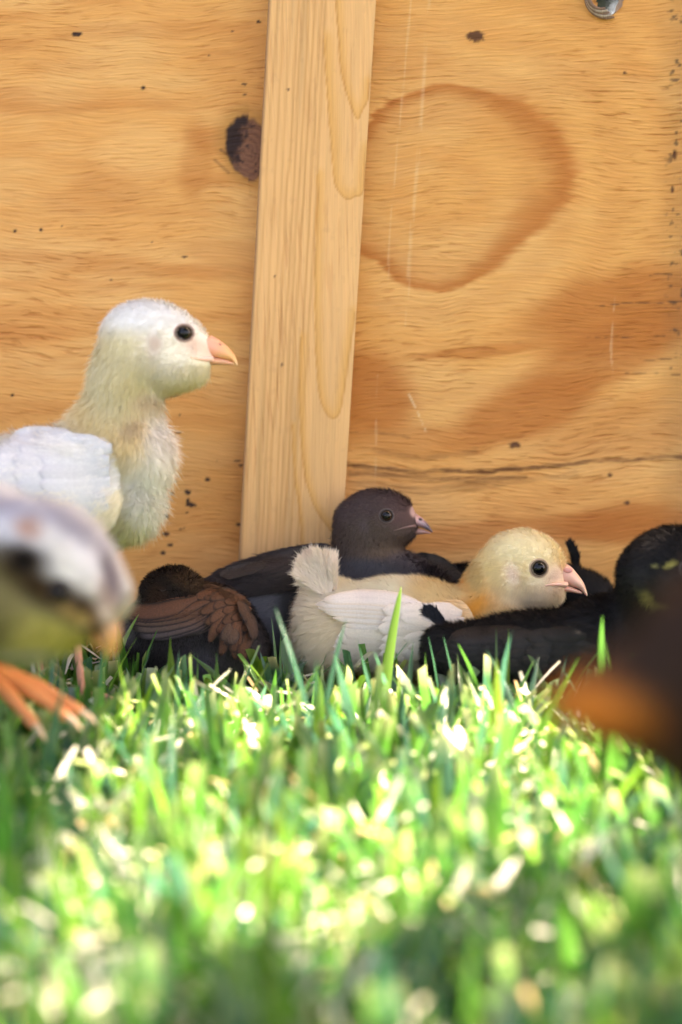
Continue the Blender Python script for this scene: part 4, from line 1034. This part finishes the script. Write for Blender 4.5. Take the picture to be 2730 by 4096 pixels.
# ------------------------------------------------------------------ ground and grass
m_, N_, L_, b_ = new_mat('soil')
tc = N_.new('ShaderNodeTexCoord'); nz = N_.new('ShaderNodeTexNoise'); nz.inputs['Scale'].default_value = 120; nz.inputs['Detail'].default_value = 6
nz2 = N_.new('ShaderNodeTexNoise'); nz2.inputs['Scale'].default_value = 3
L_.new(tc.outputs['Object'], nz.inputs['Vector']); L_.new(tc.outputs['Object'], nz2.inputs['Vector'])
cr = N_.new('ShaderNodeValToRGB'); cr.color_ramp.elements[0].color = (.018, .016, .007, 1); cr.color_ramp.elements[1].color = (.07, .085, .025, 1)
cr.color_ramp.elements[0].position = .35; cr.color_ramp.elements[1].position = .7
L_.new(nz.outputs[0], cr.inputs[0]); L_.new(cr.outputs[0], b_.inputs['Base Color']); b_.inputs['Roughness'].default_value = 1
bp = N_.new('ShaderNodeBump'); bp.inputs['Distance'].default_value = .003; L_.new(nz.outputs[0], bp.inputs['Height']); L_.new(bp.outputs[0], b_.inputs['Normal'])
me = mesh_np('ground', [(-60, -60, 0), (60, -60, 0), (60, 60, 0), (-60, 60, 0)], [[(0, 1, 2, 3)]])
tag(link('ground', me, m_), kind='structure')

def blade_mat(name, transl, rough, spec):
    m, N, L, b = new_mat(name)
    a = N.new('ShaderNodeAttribute'); a.attribute_name = 'Col'
    L.new(a.outputs['Color'], b.inputs['Base Color']); b.inputs['Roughness'].default_value = rough; b.inputs['Specular IOR Level'].default_value = spec
    hs = N.new('ShaderNodeHueSaturation'); hs.inputs['Saturation'].default_value = 0.96; hs.inputs['Value'].default_value = 2.5; hs.inputs['Hue'].default_value = 0.502
    L.new(a.outputs['Color'], hs.inputs['Color'])
    uv = N.new('ShaderNodeUVMap'); wv = N.new('ShaderNodeTexWave'); wv.inputs['Scale'].default_value = 2.2; wv.bands_direction = 'Y'; wv.inputs['Distortion'].default_value = .6
    L.new(uv.outputs[0], wv.inputs['Vector'])
    bp = N.new('ShaderNodeBump'); bp.inputs['Strength'].default_value = .5; bp.inputs['Distance'].default_value = .0002
    L.new(wv.outputs['Fac'], bp.inputs['Height']); L.new(bp.outputs[0], b.inputs['Normal'])
    t = N.new('ShaderNodeBsdfTranslucent'); L.new(hs.outputs[0], t.inputs['Color'])
    mx = N.new('ShaderNodeMixShader'); mx.inputs[0].default_value = transl
    L.new(b.outputs[0], mx.inputs[1]); L.new(t.outputs[0], mx.inputs[2]); L.new(mx.outputs[0], N['Material Output'].inputs[0])
    return m
M_blade = blade_mat('grass_blade', .36, .24, 1.0)
M_straw = blade_mat('dry_clipping', .25, .5, .5)

def blades(buf, R, az, lean, curve, L, W, hue, cut, nu=7, tipc=(.40, .40, .20), cup=.35, stemc=None):
    """R roots, az lean direction, lean angle, curve extra lean towards the tip, cut 1 = mown square tip"""
    n = len(R); t = np.linspace(0, 1, nu)
    th = lean[:, None] + curve[:, None] * t[None] ** 1.5
    ds = L[:, None] / (nu - 1)
    hx_ = np.concatenate([np.zeros((n, 1)), np.cumsum((np.sin(th) * ds)[:, :-1], 1)], 1); hz_ = np.concatenate([np.zeros((n, 1)), np.cumsum((np.cos(th) * ds)[:, :-1], 1)], 1)
    dirh = np.stack([np.cos(az), np.sin(az), 0 * az], 1)
    cen = R[:, None] + dirh[:, None] * hx_[..., None] + np.array([0, 0, 1.]) * hz_[..., None]
    T = dirh[:, None] * np.sin(th)[..., None] + np.array([0, 0, 1.]) * np.cos(th)[..., None]
    fa = az + np.pi / 2 + rng.normal(0, .8, n)
    S0 = np.stack([np.cos(fa), np.sin(fa), 0 * fa], 1)[:, None] * np.ones((1, nu, 1))
    S = unit(S0 - T * (S0 * T).sum(-1, keepdims=True)); Nn = np.cross(S, T)
    prof = np.where(cut[:, None] > .5, .62 + .38 * np.sin(np.clip(t * 1.5, 0, 1) * np.pi / 2)[None] - .18 * t[None] ** 3, (.6 + .4 * np.sin(np.clip(t * 2, 0, 1) * np.pi / 2)[None]) * np.sqrt(np.clip(1 - t[None] ** 1.7, .002, 1)))
    w_ = W[:, None] * prof * .5
    slant = rng.normal(0, .35, n)[:, None] * W[:, None] * (t[None] > .99)
    P = np.stack([cen - S * w_[..., None] + T * slant[..., None], cen - Nn * (w_ * cup)[..., None], cen + S * w_[..., None] - T * slant[..., None]], 2)
    F = grid_faces(nu, 3); i = (np.arange(n) * nu * 3)[:, None, None]
    F = (F[None] + i).reshape(-1, 4)
    hue = hue[:, None, None, :] * np.ones((1, nu, 3, 1))
    tt = t[None, :, None, None]
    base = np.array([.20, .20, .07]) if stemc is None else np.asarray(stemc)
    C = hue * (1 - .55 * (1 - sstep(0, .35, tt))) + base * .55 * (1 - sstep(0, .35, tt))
    tip = ((cut[:, None, None, None] > .5) * sstep(.93, 1.0, tt)) * (rng.uniform(-.3, .8, n).clip(0))[:, None, None, None]
    C = C * (1 - tip) + np.array(tipc) * tip
    C[:, :, 1] *= .92
    UV = np.stack([np.repeat(np.repeat((t * 3)[None, :, None], n, 0), 3, 2), np.tile(np.array([0, 1.5, 3.])[None, None], (n, nu, 1))], -1)
    buf.add(P.reshape(-1, 3), F, np.clip(C, 0, 1).reshape(-1, 3), UV.reshape(-1, 2))

# footprints of resting bodies, so no blade grows through a chick
GS = 0.003; occ = np.zeros((500, 500), bool)
for W in FOOT:
    W = W[W[:, 2] < .03]
    i = ((W[:, 0] + .75) / GS).astype(int); j = (W[:, 1] / GS).astype(int)
    ok = (i >= 0) & (i < 500) & (j >= 0) & (j < 500)
    occ[i[ok], j[ok]] = True
for _ in range(1):
    o2 = occ.copy(); o2[1:] |= occ[:-1]; o2[:-1] |= occ[1:]; o2[:, 1:] |= occ[:, :-1]; o2[:, :-1] |= occ[:, 1:]; occ = o2
# fill between the outermost occupied cells of every column
for i in range(500):
    js = np.nonzero(occ[i])[0]
    if len(js):
        sp = np.split(js, np.nonzero(np.diff(js) > 14)[0] + 1)
        for s_ in sp: occ[i, s_[0]:s_[-1] + 1] = True
def free(P):
    i = np.clip(((P[:, 0] + .75) / GS).astype(int), 0, 499); j = np.clip((P[:, 1] / GS).astype(int), 0, 499)
    return ~occ[i, j]

def hues(n):
    g = np.array([.034, .125, .016]); b = np.array([.022, .092, .048]); y = np.array([.066, .155, .014])
    k = rng.random((n, 1)); k2 = rng.random((n, 1))
    h = np.where(k < .5, g, np.where(k < .76, b, y))
    return h * rng.uniform(.75, 1.25, (n, 1)) * (1 + .08 * rng.normal(0, 1, (n, 3)))

def tuft_field(buf, x0, x1, y0, y1, per_cm2, scale=1.0, size=1.0):
    A = (x1 - x0) * (y1 - y0) * 1e4; nt = int(A * per_cm2)
    T = np.stack([rng.uniform(x0, x1, nt), rng.uniform(y0, y1, nt)], 1)
    k = rng.integers(2, 6, nt); idx = np.repeat(np.arange(nt), k); n = len(idx)
    taz = rng.uniform(0, 2 * np.pi, nt)[idx]
    R = np.concatenate([T[idx] + rng.normal(0, .0022, (n, 2)), np.full((n, 1), -.001)], 1)
    az = taz + rng.normal(0, .75, n)
    lean = np.abs(rng.normal(.28, .24, n)); L = rng.normal(.035, .007, n) * scale
    ok = (R[:, 1] < YW - .004) & free(R) & (L > .008)
    tipxy = R[:, :2] + np.stack([np.cos(az), np.sin(az)], 1) * (np.sin(lean) * L)[:, None] * .8
    inb = ~free(tipxy) | (tipxy[:, 1] > YW - .01)
    ok &= ~(inb & (rng.random(n) < .85))
    R, az, lean, L = R[ok], az[ok], lean[ok], L[ok]; n = len(R)
    W = rng.uniform(.0018, .0043, n) * size
    cut = (rng.random(n) < .62).astype(float)
    L = np.where(cut > .5, np.minimum(L, .034 * scale + rng.normal(0, .005, n)), L)
    L = L * (1.12 - .21 * sstep(.42, .52, R[:, 1]))
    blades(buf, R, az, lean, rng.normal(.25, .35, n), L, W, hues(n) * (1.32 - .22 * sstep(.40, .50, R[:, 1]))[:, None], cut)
    return n

B = Buf()
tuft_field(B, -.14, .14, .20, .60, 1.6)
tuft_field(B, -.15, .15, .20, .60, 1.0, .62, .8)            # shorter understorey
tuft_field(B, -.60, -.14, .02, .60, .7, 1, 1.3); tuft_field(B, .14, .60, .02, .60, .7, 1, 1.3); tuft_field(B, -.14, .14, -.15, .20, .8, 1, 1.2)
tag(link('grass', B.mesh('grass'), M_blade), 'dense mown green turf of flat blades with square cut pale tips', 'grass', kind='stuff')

# dry pale clippings in the turf, also standing in for sunlit glints
B = Buf(); n = 5200
R = np.stack([rng.uniform(-.15, .15, n), rng.uniform(.2, .585, n), rng.uniform(.008, .027, n)], 1)
q = fbm(R[:, 0] / .03 + 9, R[:, 1] / .03, 301, 2) + .34 * ((R[:, 1] < .43) & (R[:, 0] < .0)) + .10 * (R[:, 1] < .40) + .3 * (np.hypot((R[:, 0] - .045) / .028, (R[:, 1] - .44) / .035) < 1)  # pale pieces packed denser to imitate blown-out sunlit patches
R = R[free(R) & (rng.random(n) < sstep(.35, .75, q))]; n = len(R)
k = rng.random((n, 1)); hc = np.where(k < .55, np.array([.58, .57, .50]), np.where(k < .75, np.array([.40, .29, .14]), np.array([.22, .32, .10]))) * rng.uniform(.8, 1.15, (n, 1))
blades(B, R, rng.uniform(0, 6.3, n), rng.normal(1.2, .4, n), rng.normal(0, .5, n), rng.uniform(.005, .016, n), rng.uniform(.0010, .0027, n), hc, np.ones(n), nu=4, stemc=(.5, .46, .28))
tag(link('grass_clippings', B.mesh('grass_clippings'), M_straw), 'pale dry grass clippings loose on the turf, also standing in for sunlit glints', 'clippings', kind='stuff')

def at_ground(px, py, z):
    d = cF + (px - CX) / FPX * cR - (py - CY) / FPX * cU
    t = (z - CAM_H) / d[2]; return cC + d * t

# single tall blade in front of the white wing
def one_blade(px, py, d, pt, w_, c, label):
    r = cF + (px - CX) / FPX * cR - (py - CY) / FPX * cU
    P0 = cC + r * d; P0 = np.array([P0[0], P0[1], 0.0])
    r2 = cF + (pt[0] - CX) / FPX * cR - (pt[1] - CY) / FPX * cU
    P1 = cC + r2 * (P0[1] - .004) / r2[1]
    B = Buf(); nu = 16; t = np.linspace(0, 1, nu)
    c_ = P0 + np.outer(t, P1 - P0) + np.outer(np.sin(t * np.pi) * .0012, [-1, 0, 0])
    pr = np.sqrt(np.clip(1 - t ** 1.5, .001, 1)) * w_ / 2
    V = np.stack([c_ - np.outer(pr, [1, .2, 0]), c_ + np.outer(pr * .3, [0, 1, 0]), c_ + np.outer(pr, [1, .2, 0])], 1)
    UV = np.stack([np.repeat(t[:, None] * 3, 3, 1), np.tile([0, 1.5, 3.], (nu, 1))], -1)
    B.add((V - P0).reshape(-1, 3), grid_faces(nu, 3), c, UV.reshape(-1, 2))
    o = link('grass_blade', B.mesh('grass_blade'), M_blade); o.location = P0
    tag(o, label, 'grass blade')
one_blade(1520, 2900, .525, (1606, 2345), .0044, (.085, .19, .03), 'single tall pointed green grass blade rising in front of the cream white wing')

# ------------------------------------------------------------------ unseen leaf canopy, added and shaped to shade the chicks and dapple the lawn
sd_n = np.array(sdir)
canopy_base = np.array([1.35, 1.15, 0.0])
shade_canopy = bpy.data.objects.new('shade_canopy', None); col.objects.link(shade_canopy); shade_canopy.location = canopy_base
tag(shade_canopy, 'unseen leafy canopy added to shade the chicks and dapple the lawn', 'shade_canopy')
n = 20000
Tg = np.stack([rng.uniform(-.75, .75, n), rng.uniform(-.45, .80, n)], 1)
X, Y = Tg[:, 0], Tg[:, 1]
p = .03 + .15 * (fbm(X / .07 + 40, Y / .05 + 40, 77, 2) > .56)
z1 = (X < -.072) & (Y > .44); z2 = (X < -.076) & (Y > .31) & (Y < .43); z3 = (X > .012) & (Y > .488); z4 = (Y < .25)  # zones where the added leaves block the sun
p = np.where((Y < .325) & (fbm(X / .05 + 3, Y / .035 + 3, 79, 2) > .48), .22, p)
p = np.where(z1 | z2 | z3 | z4, .97, p)
guard = (X > -.085) & (X < .10) & (Y > .31) & (Y < .49)
p = np.where(guard, .05 * (fbm(X / .05 + 4, Y / .04 + 4, 78, 2) > .55), p)
k = rng.random(n) < p; Tg = Tg[k]; n = len(Tg)
hgt = rng.uniform(.98, 1.32, n)
Pc = np.concatenate([Tg, np.zeros((n, 1))], 1) + sd_n * (hgt / sd_n[2])[:, None]
az = rng.uniform(0, 6.28, n); B = Buf()
Ll = rng.uniform(.028, .042, n); a = np.stack([np.cos(az), np.sin(az), rng.normal(-.15, .25, n)], 1); a = unit(a)
s_ = unit(np.cross(a, [0, 0, 1.]) + rng.normal(0, .15, (n, 3))); up = np.cross(s_, a)
tt = np.linspace(0, 1, 6); pr = np.sin(np.pi * tt ** .8) * .27
c_ = Pc[:, None] + a[:, None] * ((tt - .5)[None, :, None] * Ll[:, None, None]) - up[:, None] * ((tt ** 2) * .12)[None, :, None] * Ll[:, None, None]
Vl = np.stack([c_ - s_[:, None] * (pr[None, :, None] * Ll[:, None, None]), c_ - up[:, None] * (.04 * Ll[:, None, None]), c_ + s_[:, None] * (pr[None, :, None] * Ll[:, None, None])], 2)
F = (grid_faces(6, 3)[None] + (np.arange(n) * 18)[:, None, None]).reshape(-1, 4)
Cl = np.repeat(np.array([.05, .10, .02]) * rng.uniform(.7, 1.3, (n, 1)), 18, 0)
B.add(Vl.reshape(-1, 3) - canopy_base, F, Cl)
link('shade_leaves', B.mesh('shade_leaves'), M_blade, shade_canopy)
B = Buf(); bark = (.13, .10, .075)
tube(B, [(0, 0, -.02), (.02, -.03, .35), (-.03, -.05, .7), (-.12, -.12, 1.0)], [.06, .05, .042, .035], bark, 12, 24)
ctr = Pc.mean(0) - canopy_base
for q in range(16):
    e = Pc[rng.integers(n)] - canopy_base; m = (np.array([-.12, -.12, 1.0]) + e) / 2 + rng.normal(0, .05, 3) + np.array([0, 0, .05])
    tube(B, [(-.11, -.11, .97), m, e], [.016, .009, .002], bark, 7, 18)
link('canopy_trunk', B.mesh('canopy_trunk'), attr_mat('bark', .9, 0, .2, bump=(60, .6, .004)), shade_canopy)

# hedge seen through the knot hole, beyond the wall
def leafy(name, label, cat, loc, size, nl, cc):
    r = bpy.data.objects.new(name, None); col.objects.link(r); r.location = loc; tag(r, label, cat)
    B = Buf(); n = nl
    P = rng.uniform(-1, 1, (n, 3)); P = P / np.maximum(np.linalg.norm(P, axis=1, keepdims=True), 1e-6) * (rng.random((n, 1)) ** .35)
    P = P * np.array(size) * (1 + .12 * rng.normal(0, 1, (n, 1))) + np.array([0, 0, size[2] + .05])
    a = unit(rng.normal(0, 1, (n, 3))); s = unit(np.cross(a, rng.normal(0, 1, (n, 3)))); L = rng.uniform(.03, .06, (n, 1))
    V = np.stack([P - a * L / 2, P + s * L * .28, P + a * L / 2, P - s * L * .28], 1).reshape(-1, 3)
    B.add(V, np.arange(4 * n).reshape(n, 4), np.repeat(np.array(cc) * rng.uniform(.6, 1.4, (n, 1)), 4, 0))
    link('foliage', B.mesh('foliage'), M_blade, r)
    B = Buf()
    for q in range(5):
        tube(B, [((q - 2) * size[0] * .2, 0, -.01), ((q - 2) * size[0] * .3, .02, size[2] * .6), ((q - 2) * size[0] * .4, 0, size[2] * 1.4)], [.02, .015, .005], bark, 8, 10)
    link('stem', B.mesh('stem'), attr_mat('stem_bark', .9), r)
leafy('shrub', 'dark green shrub beyond the wall, glimpsed through the knot hole', 'shrub', (.75, 2.2, 0), (.8, .35, .42), 9000, (.015, .028, .012))
